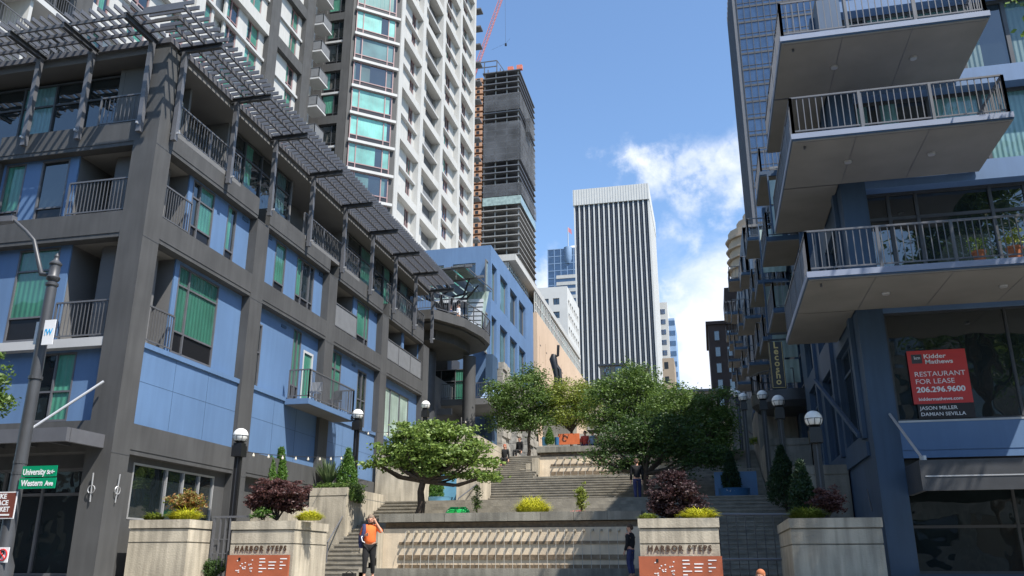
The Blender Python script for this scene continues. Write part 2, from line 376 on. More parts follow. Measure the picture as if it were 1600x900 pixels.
# ------------------------------------------------------------------ ground, road, pavement, steps
prof = [(-3000, -6), (-300, -4), (-20, -.9), (0, -.01), (3.5, .5), (15, .5), (19.5, 1.0), (29, 1.0), (45, 3.6), (58, 6.4), (104, 17), (140, 21), (3000, 24)]
g = MB(); xs = (-3000, -400, 400, 3000)
for (a, za), (b, zb) in zip(prof, prof[1:]): g.poly([(-3000, a, za), (3000, a, za), (3000, b, zb), (-3000, b, zb)], [(0, 1, 2, 3)], EARTH)
struct(g, 'ground')
g = MB().box(-400, 400, 4, 15.2, .4, .6, ASPH); struct(g, 'road')
g = MB()
for yy in (9.5, 9.7): g.box(-400, 400, yy, yy+.1, .6, .604, mat('road_paint_yellow', (.6, .42, .04), .7))
for i in range(10): g.box(-11.5+i*1.2, -10.9+i*1.2, 12.0, 14.6, .6, .605, mat('road_paint_white', (.75, .75, .72), .7))
struct(g, 'road_markings')
g = MB().box(-400, 400, 15.2, 15.35, .4, .75, CONCD).box(-400, 400, 19.5, 27, .9, 1.25, PAVE)
g.poly([(-400, 15.35, .748), (400, 15.35, .748), (400, 19.5, 1.25), (-400, 19.5, 1.25)], [(0, 1, 2, 3)], PAVE)
for x in range(-40, 41): g.box(x*1.5-.008, x*1.5+.008, 19.5, 26, 1.25, 1.252, CONCD)
struct(g, 'pavement')
RISE = .15; LW = -14.55; RW = 4.25
def flight(mb, x0, x1, y0, z0, n, tread=.4, rise=RISE, base=None):
    for i in range(n):
        ya = y0+i*tread; za = z0+i*rise
        mb.box(x0, x1, ya+.022, ya+tread+.5, za-.25 if i else za-.1, za+rise-.05, STEP)
        mb.box(x0, x1, ya, ya+tread+.5, za+rise-.05, za+rise, STEP)
    return y0+n*tread, z0+n*rise
st = MB()
FX0, FX1 = -11.2, -2.25     # fountain
# first flight, both sides of the fountain
n1 = 19; yA, zA = flight(st, -13.0, FX0-.02, 26.6, 1.25, n1, .39)
flight(st, FX1, 2.6, 26.6, 1.25, n1, .39)
yA = 26.6+n1*.39; zA = 1.25+n1*RISE
# top steps run the whole width above the fountain terrace
st.box(FX0-.018, FX1, 29.6, 31.1, 2.8, 3.3, CONCD)
for i in range(14, n1): 
    ya = 26.6+i*.39; za = 1.25+i*RISE
    st.box(FX0-.019, FX1+.001, ya, ya+.9, za-.2, za+RISE-.002, STEP)
st.box(LW, RW, yA, 38.2, zA-.4, zA-.001, PAVE)
ZL1 = zA
n2 = 11; yB, zB = flight(st, -10.9, 2.4, 37.9, ZL1, n2, .42)
st.box(-10.9, 2.4, yB, yB+2.6, zB-.5, zB-.002, PAVE)
F2 = yB+1.75; n3 = 11
yC, zC = flight(st, -10.9, -8.6, yB, zB, n3, .42); flight(st, -1.2, 2.4, yB, zB, n3, .42)
ZL2 = zC
st.box(LW, RW, yC, 60, ZL2-.5, ZL2-.001, PAVE)
y4, z4 = flight(st, -10, 1.5, 60, ZL2, 24, .4); st.box(LW, RW, y4, 78, z4-.5, z4-.001, PAVE)
y5, z5 = flight(st, -10, 1.5, 78, z4, 24, .4); st.box(LW, RW, y5, 96, z5-.5, z5-.001, PAVE)
y6, z6 = flight(st, -10, 1.5, 96, z5, 24, .4); st.box(LW, RW, y6, 125, z6-.5, z6-.001, PAVE)
struct(st, 'steps')
# retaining walls beside the flights
rw = MB()
def rwall(x0, x1, y0, y1, z0, z1): rw.box(x0, x1, y0, y1, z0, z1-.32, CONC).box(x0, x1, y0+.03, y1-.03, z1-.32, z1-.28, CONCD).box(x0, x1, y0, y1, z1-.28, z1, CONC)
rwall(LW+.02, -13.05, 29.9, 33.9, 1.0, 4.35)
rwall(LW+.02, -12.3, 36.3, 40.5, 3.4, 6.35)
rwall(-11.05, -9.97, 37.3, 39.3, 3.4, 5.7)
rwall(-12.28, -10.92, 40.42, 46.5, 3.9, 7.7)
rwall(LW+.02, -12.3, 40.5, 47, 3.9, 8.1)
CONC_, CONC = CONC, CONCD  # right-hand walls: same concrete, swapped for the darker tone as painted shade
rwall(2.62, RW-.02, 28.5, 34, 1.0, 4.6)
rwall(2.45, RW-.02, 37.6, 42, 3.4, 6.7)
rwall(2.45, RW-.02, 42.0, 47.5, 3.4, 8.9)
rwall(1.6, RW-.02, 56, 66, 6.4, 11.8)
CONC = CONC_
struct(rw, 'retaining_walls')

# ------------------------------------------------------------------ fountains
def fountain(label, x0, x1, y, z0, z1, nsp, pitch, loc):
    t = thing('fountain', label, 'fountain', loc)
    b = MB(); b.box(x0, x1, y, y+1.6, z0-.4, z1-.5, mat('fountain_stone', (.66, .545, .395), .8, .14, 1.5, .2, 20, streak=.12))
    h = z1-.5-z0
    for fr_, th in ((.62, .09), (.27, .15), (.06, .13)):
        b.box(x0+.6, x1-.3, y-.04, y+.01, z0+h*fr_, z0+h*fr_+th, WET)
    b.box(x0+.3, x1, y-.1, y, z0+h*.06-.06, z0+h*.06, CONC)
    b.box(x0, x1, y+.18, y+1.6, z1-.5, z1-.3, WET)
    b.build('basin_wall', t)
    c = MB(); n = 8; w = (x1-x0)/n
    for i in range(n): c.box(x0+i*w+.006-(.15 if i == 0 else 0), x0+(i+1)*w-.006, y-.12, y+1.7, z1-.28, z1, CONCD)
    c.build('coping', t)
    k = MB()
    hh = z1-.55-z0
    for i in range(4): k.box(x0-1.3+.33*i, x0-.98+.33*i, y-.38-i*.05, y+.5, z0-.3, z0+hh*(.3+.22*i), CONC)
    k.build('stepped_end_block', t, smooth=False)
    for i in range(nsp):
        x = x0+.95+i*pitch
        s = MB().box(x-.03, x+.03, y-.24, y-.002, z1-.64, z1-.57, CONC); s.build('spout', t)
        zz = z1-.6; pts = [(x-.03, y-.26-.1*math.sqrt(max(0, q)), zz-q*q*(zz-z0)) for q in (0, .25, .5, .75, 1)]
        MB().tube(pts, [.006, .009, .007, .01, .012], JET, 5).build('water_jet', t)
    MB().box(x0+.1, x1, y-1.3, y-.1, z0-.3, z0-.02, WATER).build('pool_water', t)
    MB().box(x0-.2, x1, y-1.6, y-1.3, z0-.4, z0+.1, CONCD).build('pool_kerb', t)
    return t
fountain('wide tan stone cascade fountain with a row of spouts, behind the man on the phone', FX0, FX1, 29.0, 1.42, 3.32, 27, .29, (-6.7, 29, 1.25))
fountain('smaller upper cascade fountain at the head of the wide middle steps', -8.6, -1.2, F2, zB, zC+.12, 17, .38, (-5, F2, zB))

# ------------------------------------------------------------------ LEFT grey-framed blue apartment building
ZB = [1.2, 4.35, 7.3, 10.2, 13.0, 16.25]
SD = FR((-14.58, 0), (0, 1), (1, 0)); FT = FR((0, 18.74), (1, 0), (0, -1))
A = thing('apartment_building', 'blue apartment block in a dark grey frame on the left street corner', 'building', (-14.58, 18.74, 1.25))
COLS = [(18.74, 19.45), (24.5, 25.3), (30.4, 31.2), (36.4, 37.2), (42.45, 43.4)]
fm = MB()
for i, (a, b) in enumerate(COLS):
    fm.fb(SD, a+(.75 if i == 0 else 0)-.75*(i == 0), b, -.75, 0, .9, 16.1 if i == 0 else 13.0, GRAY)
fm.fb(FT, -20.6, -19.9, -.75, -.003, .9, 13.0, GRAY); fm.fb(FT, -27, -26.3, -.75, -.003, .9, 13, GRAY)
fm.each('column', A)
bm_ = MB()
for z0, z1 in ((4.35, 5.14), (10.2, 10.97), (13.0, 13.75)):
    for (a, b), (c, d) in zip(COLS, COLS[1:]):
        bm_.fb(SD, b, c, -.7, -.02, z0, z1, GRAY); bm_.fb(SD, b, c, -.02, -.003, z0+.12, z1, GRAY)
    for x0, x1 in ((-19.9, -15.33), (-26.3, -20.6), (-33, -27)): bm_.fb(FT, x0, x1, -.7, -.023, z0, z1, GRAY); bm_.fb(FT, x0, x1, -.023, -.006, z0+.12, z1, GRAY)
for z in (4.35, 10.2, 13.0): # panel joints on the columns
    for a, b in COLS: bm_.fb(SD, a+.003, b-.003, -.5, .004, z-.05, z-.035, STEEL)
bm_.each('beam', A, tol=.0)
core = MB(); core.box(-33, -16.4, 20.5, 43.3, 0, 16.2, GRAYL); core.box(-33, -16.4, 20.5, 66, 0, 13, GRAYL)
wl = MB(); rc = MB()
def bayS(u0, u1, z0, z1, ws, recs=(), d=-.3, mt=BLUE):
    hs = [(w[0], w[1], w[2], w[3]) for w in ws]+[(r[0], r[1], z0, z1) for r in recs]
    holes(wl, SD, u0, u1, z0, z1, d-.05, d, hs, mt)
    for w in ws: window(A, SD, *w[:4], d=d-.03, **(w[4] if len(w) > 4 else {}))
    for r in recs: recess(rc, SD, r[0], r[1], z0, z1, 1.7)
D_ = dict
# L2 blue skirt panels and ledge
for (a, b), (c, d) in zip(COLS, COLS[1:]):
    wl.fb(SD, b, c, -.5, -.14, 5.14, 7.22, BLUE); wl.fb(SD, b, c, -.5, -.08, 7.22, 7.36, BLUE)
    for k in (1, 2):
        u = b+(c-b)*k/3; wl.fb(SD, u-.006, u+.006, -.2, -.137, 5.2, 7.2, BLUED)
    wl.fb(SD, b, c, -.2, -.138, 6.3, 6.312, BLUED)
bayS(19.45, 24.5, 7.36, 10.2, [(20.95, 23.1, 7.45, 10.1, D_(mull=(21.5,), trans=(9.5,), span=.62))], [(19.45, 20.75)])
bayS(25.3, 30.4, 7.36, 10.2, [(25.5, 26.0, 7.4, 9.6, D_(pane=GLASS, trans=(8.6,))), (28.3, 28.95, 7.45, 10.1, D_(mull=(28.6,), span=.5)), (29.2, 30.05, 7.4, 9.5, D_(pane=GREENC, frame=WHITEB, fw=.09))])
bayS(31.2, 36.4, 7.36, 10.2, [(31.5, 32.7, 7.45, 10.1, D_(mull=(32.1,), trans=(9.4,), span=.6)), (34.5, 35.5, 7.4, 9.9, D_(pane=GLASS, mull=(35.0,), trans=(8.6,)))])
bayS(37.2, 42.45, 7.36, 10.2, [(37.4, 41.2, 7.4, 9.8, D_(pane=PALEC, mull=(38.6, 39.9), frame=STEELM))])
bayS(19.45, 24.5, 10.97, 13.0, [(21.1, 22.3, 11.0, 12.95, D_(mull=(21.5,), trans=(12.4,), pane=[GLASS, GREENC], span=.45)), (23.1, 23.65, 11.0, 12.95, D_(span=.4))], [(19.45, 20.9)])
bayS(25.3, 30.4, 10.97, 13.0, [(26.4, 27.2, 11.0, 12.95, D_(pane=[GREENC], span=.4)), (28.1, 29.6, 11.0, 12.95, D_(mull=(28.55, 29.2), pane=[GREENC, GLASS, GLASS], span=.4))])
bayS(31.2, 36.4, 10.97, 13.0, [(34.0, 35.4, 11.0, 12.95, D_(mull=(35.0,), span=.4))], [(31.25, 33.6)])
bayS(37.2, 42.45, 10.97, 13.0, [], [(37.3, 39.9), (40.2, 42.4)])
for u in (19.9, 23.8, 27.8, 33.0): pass
# small wall vents
for u, z in ((25.7, 12.8), (24.0, 12.8), (30.0, 12.8), (27.3, 9.9), (33.8, 9.9), (36.0, 12.8)): wl.fb(SD, u, u+.35, -.31, -.27, z, z+.1, BLUED)
# top floor, set back, with glazing
for u0, u1, g_ in ((19.6, 23.2, 0), (23.3, 27.9, 1), (28.0, 33.4, 0), (33.5, 36.6, 1), (36.8, 42.8, 1)):
    if g_: 
        nn = int((u1-u0)/1.1); window(A, SD, u0, u1, 13.76, 16.05, d=-.75, mull=[u0+(u1-u0)*i/nn for i in range(1, nn)], trans=(15.4,), pane=[GLASS, GREENC, GLASS, TEALD], frame=STEEL, fw=.07)
    else:
        rc.fb(SD, u0, u1, -2.2, -2.1, 13.7, 16.1, GRAYL); rc.fb(SD, u0-.1, u0, -2.1, -.7, 13.7, 16.1, GRAYL); rc.fb(SD, u1, u1+.1, -2.1, -.7, 13.7, 16.1, GRAYL); rc.fb(SD, u0, u1, -2.1, 0, 13.6, 13.752, GRAYL)
        window(A, SD, u0+1.0, u1-.5, 13.8, 15.8, d=-2.02, mull=(u0+1.8,), pane=GLASS, frame=WHITEB, fw=.07)
# ground floor side
bayS(19.45, 24.5, 1.2, 4.35, [(20.0, 23.9, 2.75, 4.2, D_(mull=(21.5, 22.3, 23.1), pane=GLASS, frame=ALU))], d=-.25, mt=GRAY)
wl.fb(SD, 25.3, 43.3, -.5, -.26, 1.2, 4.35, GRAY)
# front face
def bayF(u0, u1, z0, z1, ws, recs=(), d=-.3, mt=BLUED):
    hs = [(w[0], w[1], w[2], w[3]) for w in ws]+[(r[0], r[1], z0, z1) for r in recs]
    holes(wl, FT, u0, u1, z0, z1, d-.05, d, hs, mt)
    for w in ws: window(A, FT, *w[:4], d=d-.03, **(w[4] if len(w) > 4 else {}))
    for r in recs: recess(rc, FT, r[0], r[1], z0, z1, 1.7)
bayF(-19.9, -15.33, 7.36, 10.2, [(-18.75, -17.4, 7.45, 10.15, D_(trans=(9.5,), span=.65))], [(-17.05, -15.33)], mt=BLUE)
bayF(-19.9, -15.33, 10.97, 13.0, [(-18.55, -17.6, 11.0, 12.95, D_(pane=GLASS, span=.4)), (-19.8, -19.1, 11.0, 12.95, D_(span=.4))], [(-17.3, -15.33)], mt=BLUE)
bayF(-19.9, -15.33, 5.14, 7.12, [(-17.55, -16.3, 5.2, 7.05, D_(mull=(-16.9,), trans=(6.0,)))], mt=BLUE)
bayF(-26.3, -20.6, 7.36, 13.0, [(-25, -23.5, 7.45, 10.1, D_(span=.6)), (-23, -21.4, 10.97, 12.9, D_(span=.4))], mt=BLUE)
bayF(-26.3, -20.6, 5.14, 7.12, [(-24, -22, 5.2, 7.05)], mt=BLUE); bayF(-33, -27, 5.14, 13, [(-31, -29, 7.5, 10), (-31, -29, 11, 12.9)], mt=BLUE)
wl.fb(FT, -33, -15.33, -1.9, -.02, 7.12, 7.36, WHITEB)
window(A, FT, -26, -16.75, 13.76, 15.95, d=-.85, mull=[-26+i*1.16 for i in range(1, 8)], trans=(15.2,), pane=[GLASS, GLASS, TEALD], frame=STEEL, fw=.06)
rc.fb(FT, -16.6, -15.3, -2.3, -2.2, 13.7, 16.1, GRAYL); rc.fb(FT, -16.75, -16.6, -2.2, -.75, 13.7, 16.1, GRAYL)
window(A, FT, -16.3, -15.5, 13.8, 15.6, d=-2.15, pane=GLASS, frame=WHITEB)
# street entrance storefront
wl.fb(FT, -33, -15.33, -1.0, -.5, 4.0, 4.35, STEEL)
window(A, FT, -20.5, -15.45, 1.35, 4.0, d=-.6, mull=(-18.1, -16.9), trans=(3.35,), pane=GLASS, frame=STEELM, fw=.07)
window(A, FT, -26, -20.7, 1.35, 4.0, d=-.6, mull=(-24, -22), trans=(3.35,), pane=GLASS, frame=STEELM, fw=.07)
wl.fb(FT, -33, -15.33, -1, -.45, .9, 1.34, GRAY); wl.fb(FT, -33, -26.1, -1, -.45, 1.34, 4.0, GRAY)
core.build('inner_core', A); wl.build('wall', A, smooth=False); rc.each('balcony_recess', A)
rf = MB(); rf.box(-33, -14.7, 18.9, 43.4, 16.1, 16.32, GRAYL); rf.box(-33, -14.62, 18.8, 43.45, 16.32, 16.5, STEELM); rf.build('roof', A)
# balcony doors in the recesses
for fr, u0, u1, z0 in ((SD, 19.7, 20.6, 7.4), (SD, 19.7, 20.6, 11.0), (SD, 31.6, 33.0, 11.0), (SD, 37.8, 39.4, 11.0), (FT, -16.7, -15.6, 7.4), (FT, -16.9, -15.6, 11.0)):
    window(A, fr, u0, u1, z0, z0+(1.9), d=-1.66, mull=((u0+u1)/2,), pane=GREENC if z0 < 10 else GLASS, frame=WHITEB, fw=.08)
X0 = -14.58
for (a, b, z) in ((19.45, 20.75, 7.36), (19.45, 20.9, 10.97)): railing(A, [((X0-.12, a), (X0-.12, b))], z)
SCR = mat('perforated_screen', (.16, .165, .17), .6, .1, 3)
for (a, b, z) in ((31.25, 33.6, 10.97), (37.25, 42.4, 10.97)): railing(A, [((X0-.1, a), (X0-.1, b))], z, mesh=SCR)
for (a, b, z) in ((-17.05, -15.33, 7.36), (-17.3, -15.33, 10.97)): railing(A, [((a, 18.86), (b, 18.86))], z)
for (a, b) in ((19.6, 23.2), (28.0, 33.4), (37, 42.6)): railing(A, [((X0-.1, a), (X0-.1, b))], 13.75, h=.95, gap=.14)
railing(A, [((-16.7, 18.84), (-15.3, 18.84))], 13.75, h=.95, gap=.14)
# projecting balcony
pb = MB().fb(SD, 27.67, 31.74, -.1, .82, 7.1, 7.3, BLUE); pb.fb(SD, 27.7, 31.7, -.05, .79, 7.08, 7.1, GRAYL); b_ = pb.build('projecting_balcony', A)
railing(b_, [((X0, 27.7), (X0+.79, 27.7)), ((X0+.79, 27.7), (X0+.79, 31.7)), ((X0+.79, 31.7), (X0, 31.7))], 7.3)
# street canopy
cp = MB().fb(FT, -33, -14.9, -.02, 1.25, 4.62, 4.72, STEEL).fb(FT, -33, -14.85, 1.2, 1.32, 4.42, 4.75, STEELM).fb(FT, -14.95, -14.83, 0, 1.2, 4.42, 4.75, STEELM)
for i in range(12): cp.fb(FT, -15.9-i*1.0, -15.8-i*1.0, 0, 1.2, 4.5, 4.62, STEEL)
cpo = cp.build('canopy', A)
MB().tube([(-16.0, 17.55, 4.75), (-15.0, 18.6, 6.1)], .035, ALU).lathe((-16.0, 17.55, 4.72), [(.07, 0), (.07, .12)], ALU, 8).build('tie_rod', cpo)
# pergola
pg = thing('pergola', 'grey steel louvre pergola jutting from the top of the blue corner building', 'pergola', (-14.58, 18.74, 16.3))
br = [19.3, 22.28, 25.0, 28.1, 31.26, 34.4, 37.45, 40.5, 43.4]
for y in br:
    m = MB().box(X0-.1, X0+1.35, y-.06, y+.06, 16.38, 16.41, STEEL).box(X0-.1, X0+1.35, y-.06, y+.06, 16.22, 16.25, STEEL).box(X0-.1, X0+1.35, y-.015, y+.015, 16.25, 16.38, STEEL)
    m.build('bracket', pg)
    p = MB().box(X0+.06, X0+.2, y-.07, y+.07, 13.3, 16.24, STEELM).box(X0+.0, X0+.3, y-.02, y+.02, 13.5, 13.56, ALU); p.build('post', pg)
bf = [-15.1, -17.12, -18.94, -20.9, -22.9, -24.9]
for x in bf:
    MB().box(x-.06, x+.06, 17.35, 18.8, 16.38, 16.41, STEEL).box(x-.06, x+.06, 17.35, 18.8, 16.22, 16.25, STEEL).box(x-.015, x+.015, 17.35, 18.8, 16.25, 16.38, STEEL).build('bracket', pg)
    MB().box(x-.07, x+.07, 18.54, 18.68, 13.3, 16.24, STEELM).box(x-.02, x+.02, 18.44, 18.74, 13.5, 13.56, ALU).build('post', pg)
for off in (.35, .75, 1.15): MB().box(X0+off-.03, X0+off+.03, 18.74-off, 43.4, 16.42, 16.52, STEELM).box(-26, X0+off, 18.74-off-.03, 18.74-off+.03, 16.42, 16.518, STEELM).build('purlin', pg)
lv = MB(); y = 17.6
while y < 43.3:
    lv.box(X0-.15, X0+1.45, y-.02, y+.02, 16.53, 16.65, STEELM); y += .26
x = X0-.3
while x > -26: lv.box(x-.02, x+.02, 17.25, 18.85, 16.53, 16.65, STEELM); x -= .27
lv.build('louvres', pg)
# wall ornaments on the corner pillar
for (x, y, nx) in ((-14.95, 18.72, 0), (-14.56, 19.1, 1)):
    o = MB(); z = 3.1
    if nx: o.tube([(x+.02, y, z), (x+.05, y, z+.7)], .018, ALU, 6).tube([(x+.04, y+.1*math.cos(a), z+.3+.1*math.sin(a)) for a in [i*.7 for i in range(10)]], .012, ALU, 5)
    else: o.tube([(x, y-.02, z), (x, y-.05, z+.7)], .018, ALU, 6).tube([(x+.1*math.cos(a), y-.04, z+.3+.1*math.sin(a)) for a in [i*.7 for i in range(10)]], .012, ALU, 5)
    tag(o.build('wall_hook'), 'small silver hook ornament on the %s face of the grey corner pillar' % ('stair-side' if nx else 'street'), 'ornament')

# ------------------------------------------------------------------ terrace restaurant end with round column (y 44-56)
T = thing('restaurant_terrace_building', 'dark grey wing with a rounded terrace on a thick round column, past the louvre canopy', 'building', (-14.6, 50, 7.3))
m = MB(); pts = [(-19, 44), (-14.6, 44), (-13.4, 46.2), (-12.95, 48.6), (-12.95, 50.5), (-13.6, 52), (-15, 53), (-19, 53)]
m.prism(pts, 14.9, 15.45, GRAY); c0 = Vector((-15.8, 49)); 
m.prism([(c0.x+(p[0]-c0.x)*.9, c0.y+(p[1]-c0.y)*.9) for p in pts], 14.78, 14.9, GRAY); m.prism([(c0.x+(p[0]-c0.x)*.6, c0.y+(p[1]-c0.y)*.6) for p in pts], 14.2, 14.78, GRAY)
sl = m.build('terrace', T)
railing(sl, [(pts[i], pts[i+1]) for i in range(0, 6)], 15.45, h=1.0, gap=.16)
MB().lathe((-14.1, 49.9, 7.2), [(.4, 0), (.4, 6.8)], GRAY, 24).build('round_column', T)
MB().lathe((-16.2, 48.2, 7.2), [(.45, 0), (.45, 6.8)], STEEL, 20).build('round_column', T)
m = MB().box(-24, -16.8, 54, 56.9, 7, 15.4, STEEL).box(-24, -16.6, 43.45, 45, 7, 15.4, GRAY).box(-18, -13.2, 51.5, 56, 11.3, 11.7, GRAYL).box(-24, -14.9, 53.5, 56.9, 4, 7.4, CONC)
m.box(-17, -14.9, 53.8, 56.9, 7.4, 9.3, OFFW).box(-18.4, -15.5, 50.8, 51.1, 10.6, 11.0, GRAYL).build('wall', T)
FTB = FR((0, 54), (1, 0), (0, -1))
window(T, FTB, -19, -17, 7.5, 10.2, d=.05, mull=(-18,), pane=GLASS, frame=STEELM); window(T, FTB, -19.2, -15.2, 11.8, 14.2, d=.05, mull=(-18.2, -17.2, -16.2), trans=(13.4,), pane=[GREENC, GLASS, GLASS], frame=STEELM)
window(T, FTB, -19.5, -15.2, 15.5, 18.0, d=.05, mull=(-18.2, -17.2, -16.2), pane=GLASS, frame=WHITEB)
railing(T, [((-18, 51.6), (-13.3, 51.6)), ((-13.3, 51.6), (-13.3, 55.8))], 11.7, h=1.0, gap=.14)
# glass canopy on sculpted black steel branches
gc = MB(); 
for i in range(7): gc.poly([(-19+i*.8, 46, 18.3+.05*i), (-18.25+i*.8, 46, 18.3+.05*i), (-18.25+i*.8, 53, 18.9+.05*i), (-19+i*.8, 53, 18.9+.05*i)], [(0, 1, 2, 3)], PALEC)
for i in range(8): gc.bar((-19+i*.8, 46, 18.36+.05*i), (-19+i*.8, 53, 18.96+.05*i), .05, .06, STEELM)
gc.bar((-19, 46.2, 18.3), (-13, 46.2, 18.7), .16, .16, STEELM).bar((-19, 49, 18.55), (-13, 49, 18.95), .16, .16, STEELM)
gct = gc.build('glass_canopy', T, smooth=False)
sc = MB()
for k, a in enumerate((0, .8, 1.7, 2.6, 3.6, 4.6, 5.5)):
    sc.tube([(-15.3, 48.6, 15.5), (-15.3+.15*math.cos(a), 48.6+.15*math.sin(a), 16.4), (-15.3+.9*math.cos(a), 48.6+.9*math.sin(a), 17.4), (-15.3+1.3*math.cos(a+.5), 48.6+1.3*math.sin(a+.5), 17.6), (-15.3+2.0*math.cos(a+.3), 48.6+2.0*math.sin(a+.3), 18.45)], [.16, .14, .09, .07, .05], BLACK, 7)
sc.build('branching_support', T)
ws = MB()
for i in range(9): ws.bar((-14.6, 51.2, 15.7+i*.3), (-13.9+.03*i, 51.5, 15.75+i*.3), .1, .22, ALU)
ws.poly([(-14.6, 51.4, 15.5), (-13.9, 51.6, 15.5), (-13.3, 51.6, 18.8), (-14.8, 51.4, 18.8)], [(0, 1, 2, 3)], PALEC); ws.build('glass_side_screen', T, smooth=False)
pt = tag(MB().box(-16.4, -15.35, 43.9, 43.98, 8.5, 9.95, STEEL).build('shop_sign'), 'dark blue hanging shop sign with white capitals behind the round-headed lamp', 'sign')
for i, w in enumerate(('WEST', 'EDGE', 'MARKET')): text('lettering', w, .3, (-15.88, 43.88, 9.65-i*.42), (1, 0, 0), (0, 0, 1), SIGNW, pt, bold=.01)

# ------------------------------------------------------------------ farther blue building with big square windows
B = thing('blue_building', 'plain blue building with big square windows stepping away behind the terrace', 'building', (-14.58, 57, 6))
S2 = FR((-14.58, 0), (0, 1), (1, 0)); F2R = FR((0, 57), (1, 0), (0, -1))
m = MB(); hs = []
zz = [(20.1, 22.9), (15.9, 18.9)]
for r_, (z0, z1) in enumerate(zz):
    for (a, b) in ((763.5, 776), (781.5, 793), (797, 808), (811, 821)):
        u0 = onX(a, 470, -14.58).y; u1 = onX(b, 490, -14.58).y; hs.append((u0, u1, z0, z1))
holes(m, S2, 57.3, 72.6, 7, 24.2, -.3, 0, hs, BLUE)
fh = [(-20.2, -17.95, 20.3, 22.9), (-17.2, -15.9+.15, 20.0, 22.9)]
holes(m, F2R, -32, -14.58, 7, 24.2, -.3, 0, [(-23, -21, 20.3, 22.9), (-19.9, -18.2, 20.3, 22.9), (-17.5, -15.75, 20.0, 22.9)], BLUE)
m.box(-32, -14.9, 57.35, 72.5, 23.9, 24.15, GRAYL).box(-32, -15.3, 57.8, 72.4, 7, 23.9, GRAYL)
m.box(-14.6, -14.1, 55.8, 57.2, 7, 15.6, BLUED).fb(S2, 57.3, 74, .003, .5, 14.9, 15.5, BLUE)
m.build('wall', B, smooth=False)
for h in hs: window(B, S2, *h, d=-.25, mull=((h[0]*2+h[1])/3,), pane=[PALEC, TEALD], frame=GRAYL, fw=.09)
for h in ((-23, -21, 20.3, 22.9), (-19.9, -18.2, 20.3, 22.9), (-17.5, -15.75, 20.0, 22.9)): window(B, F2R, *h, d=-.2, mull=((h[0]+h[1])/2,), trans=(21.2,), pane=GREENC, frame=WHITEB, fw=.07)
m = MB().box(-18.6, -15.5, 55.6, 57, 19.5, 19.7, WHITEB).box(-18.0, -16.0, 55.9, 56.6, 19.7, 20.3, GRAYL); bb = m.build('roof_balcony', B)
railing(bb, [((-18.6, 55.65), (-15.5, 55.65)), ((-15.5, 55.65), (-15.5, 57))], 19.7, h=1.0, mesh=PALEC)
# ruin-like rough stone wall with arches
rs = MB()
def rough(x0, x1, y0, y1, z0, z1, n):
    for i in range(n):
        for j in range(2):
            a = z0+(z1-z0)*i/n; b = z0+(z1-z0)*(i+1)/n-.02; ya = y0+(y1-y0)*j/2; yb = y0+(y1-y0)*(j+1)/2-.02
            q = random.uniform(-.1, .12); rs.box(x0, x1+q, ya, yb, a, b, ROCK)
rough(-14.5, -13.7, 57.4, 59.6, 7, 15.4, 16); rough(-14.5, -13.75, 62, 63.4, 7, 14.6, 14); rough(-14.5, -13.8, 66.6, 70, 7, 14.6, 12)
for i in range(12):
    y = 59.6+i*.9; z = 13.3-.2*abs((i % 4)-1.5); rs.box(-14.5, -13.8+random.uniform(-.1, .1), y, y+.88, z, 15.2-random.uniform(0, .5), ROCK)
tag(rs.build('stone_ruin_wall'), 'rough grey stone wall with arched openings in front of the blue building', 'wall')

# ------------------------------------------------------------------ peach building with white glass top
P = thing('museum_building', 'peach stone building with a white gridded glass top floor, past the farther blue building', 'building', (-14.3, 74, 8))
m = MB().box(-40, -14.3, 73, 104, 8, 23.6, PEACH)
for y in range(74, 104, 3):
    for z in (11, 15.3, 19.6): m.box(-14.3, -14.29, y+.0, y+.04, z-2, z+2, mat('peach_joint', (.3, .2, .14), .9))
for i in range(10): m.box(-14.3, -14.285, 74.3+i*3, 74.7+i*3, 20.8, 20.9, STEEL); m.box(-14.3, -14.285, 75.8+i*3, 76.2+i*3, 16.6, 16.7, STEEL)
m.build('wall', P, smooth=False)
SP = FR((-14.6, 0), (0, 1), (1, 0))
for y0 in (66.5, 70.7, 74.9, 79.1, 83.3, 87.5, 91.7, 95.9, 100.1):
    zb = 23.65 if y0 > 72 else 24.25
    window(P, SP, y0, y0+4.1, zb, 26.3 if y0 < 80 else 26.0, d=-.3 if y0 > 72 else -.9, mull=[y0+i*.82 for i in range(1, 5)], trans=(zb+.8, zb+1.6), pane=TEALD, frame=WHITE, fw=.1)
MB().box(-40, -14.8, 66.3, 104, 26.35, 26.9, WHITE).box(-40, -15.6, 66.5, 104, 24.16, 26.3, WHITE).build('roof', P)
struct(MB().box(-60, -16, 104.5, 128, 8, 22, TAN), 'city_block_base') if False else None
# generic dark upright abstract sculpture
q0 = onX(868, 596, -12.4); q1 = onX(868, 541, -12.4); sx, sy, sz = q0.x, q0.y, q0.z; u_ = (q1.z-q0.z)/8.0
m = MB().tube([(sx+.3*u_, sy, sz-2), (sx+.25*u_, sy, sz+.5), (sx+.0*u_, sy, sz+2.8*u_), (sx-.45*u_, sy, sz+5.0*u_), (sx-.3*u_, sy, sz+6.0*u_)], [.6*u_, .6*u_, .7*u_, .85*u_, .5*u_], BLACK, 10)
m.tube([(sx-.3*u_, sy, sz+5.4*u_), (sx+.6*u_, sy, sz+5.7*u_), (sx+.75*u_, sy, sz+8.0*u_)], [.35*u_, .3*u_, .3*u_], BLACK, 8)
m.tube([(sx+1.3*u_, sy, sz-2), (sx+.95*u_, sy, sz+1.0), (sx+.2*u_, sy, sz+3.4*u_)], [.4*u_, .42*u_, .5*u_], BLACK, 8).box(sx-1, sx+1.6, sy-1, sy+1, z6-8, sz-1.95, CONCD)
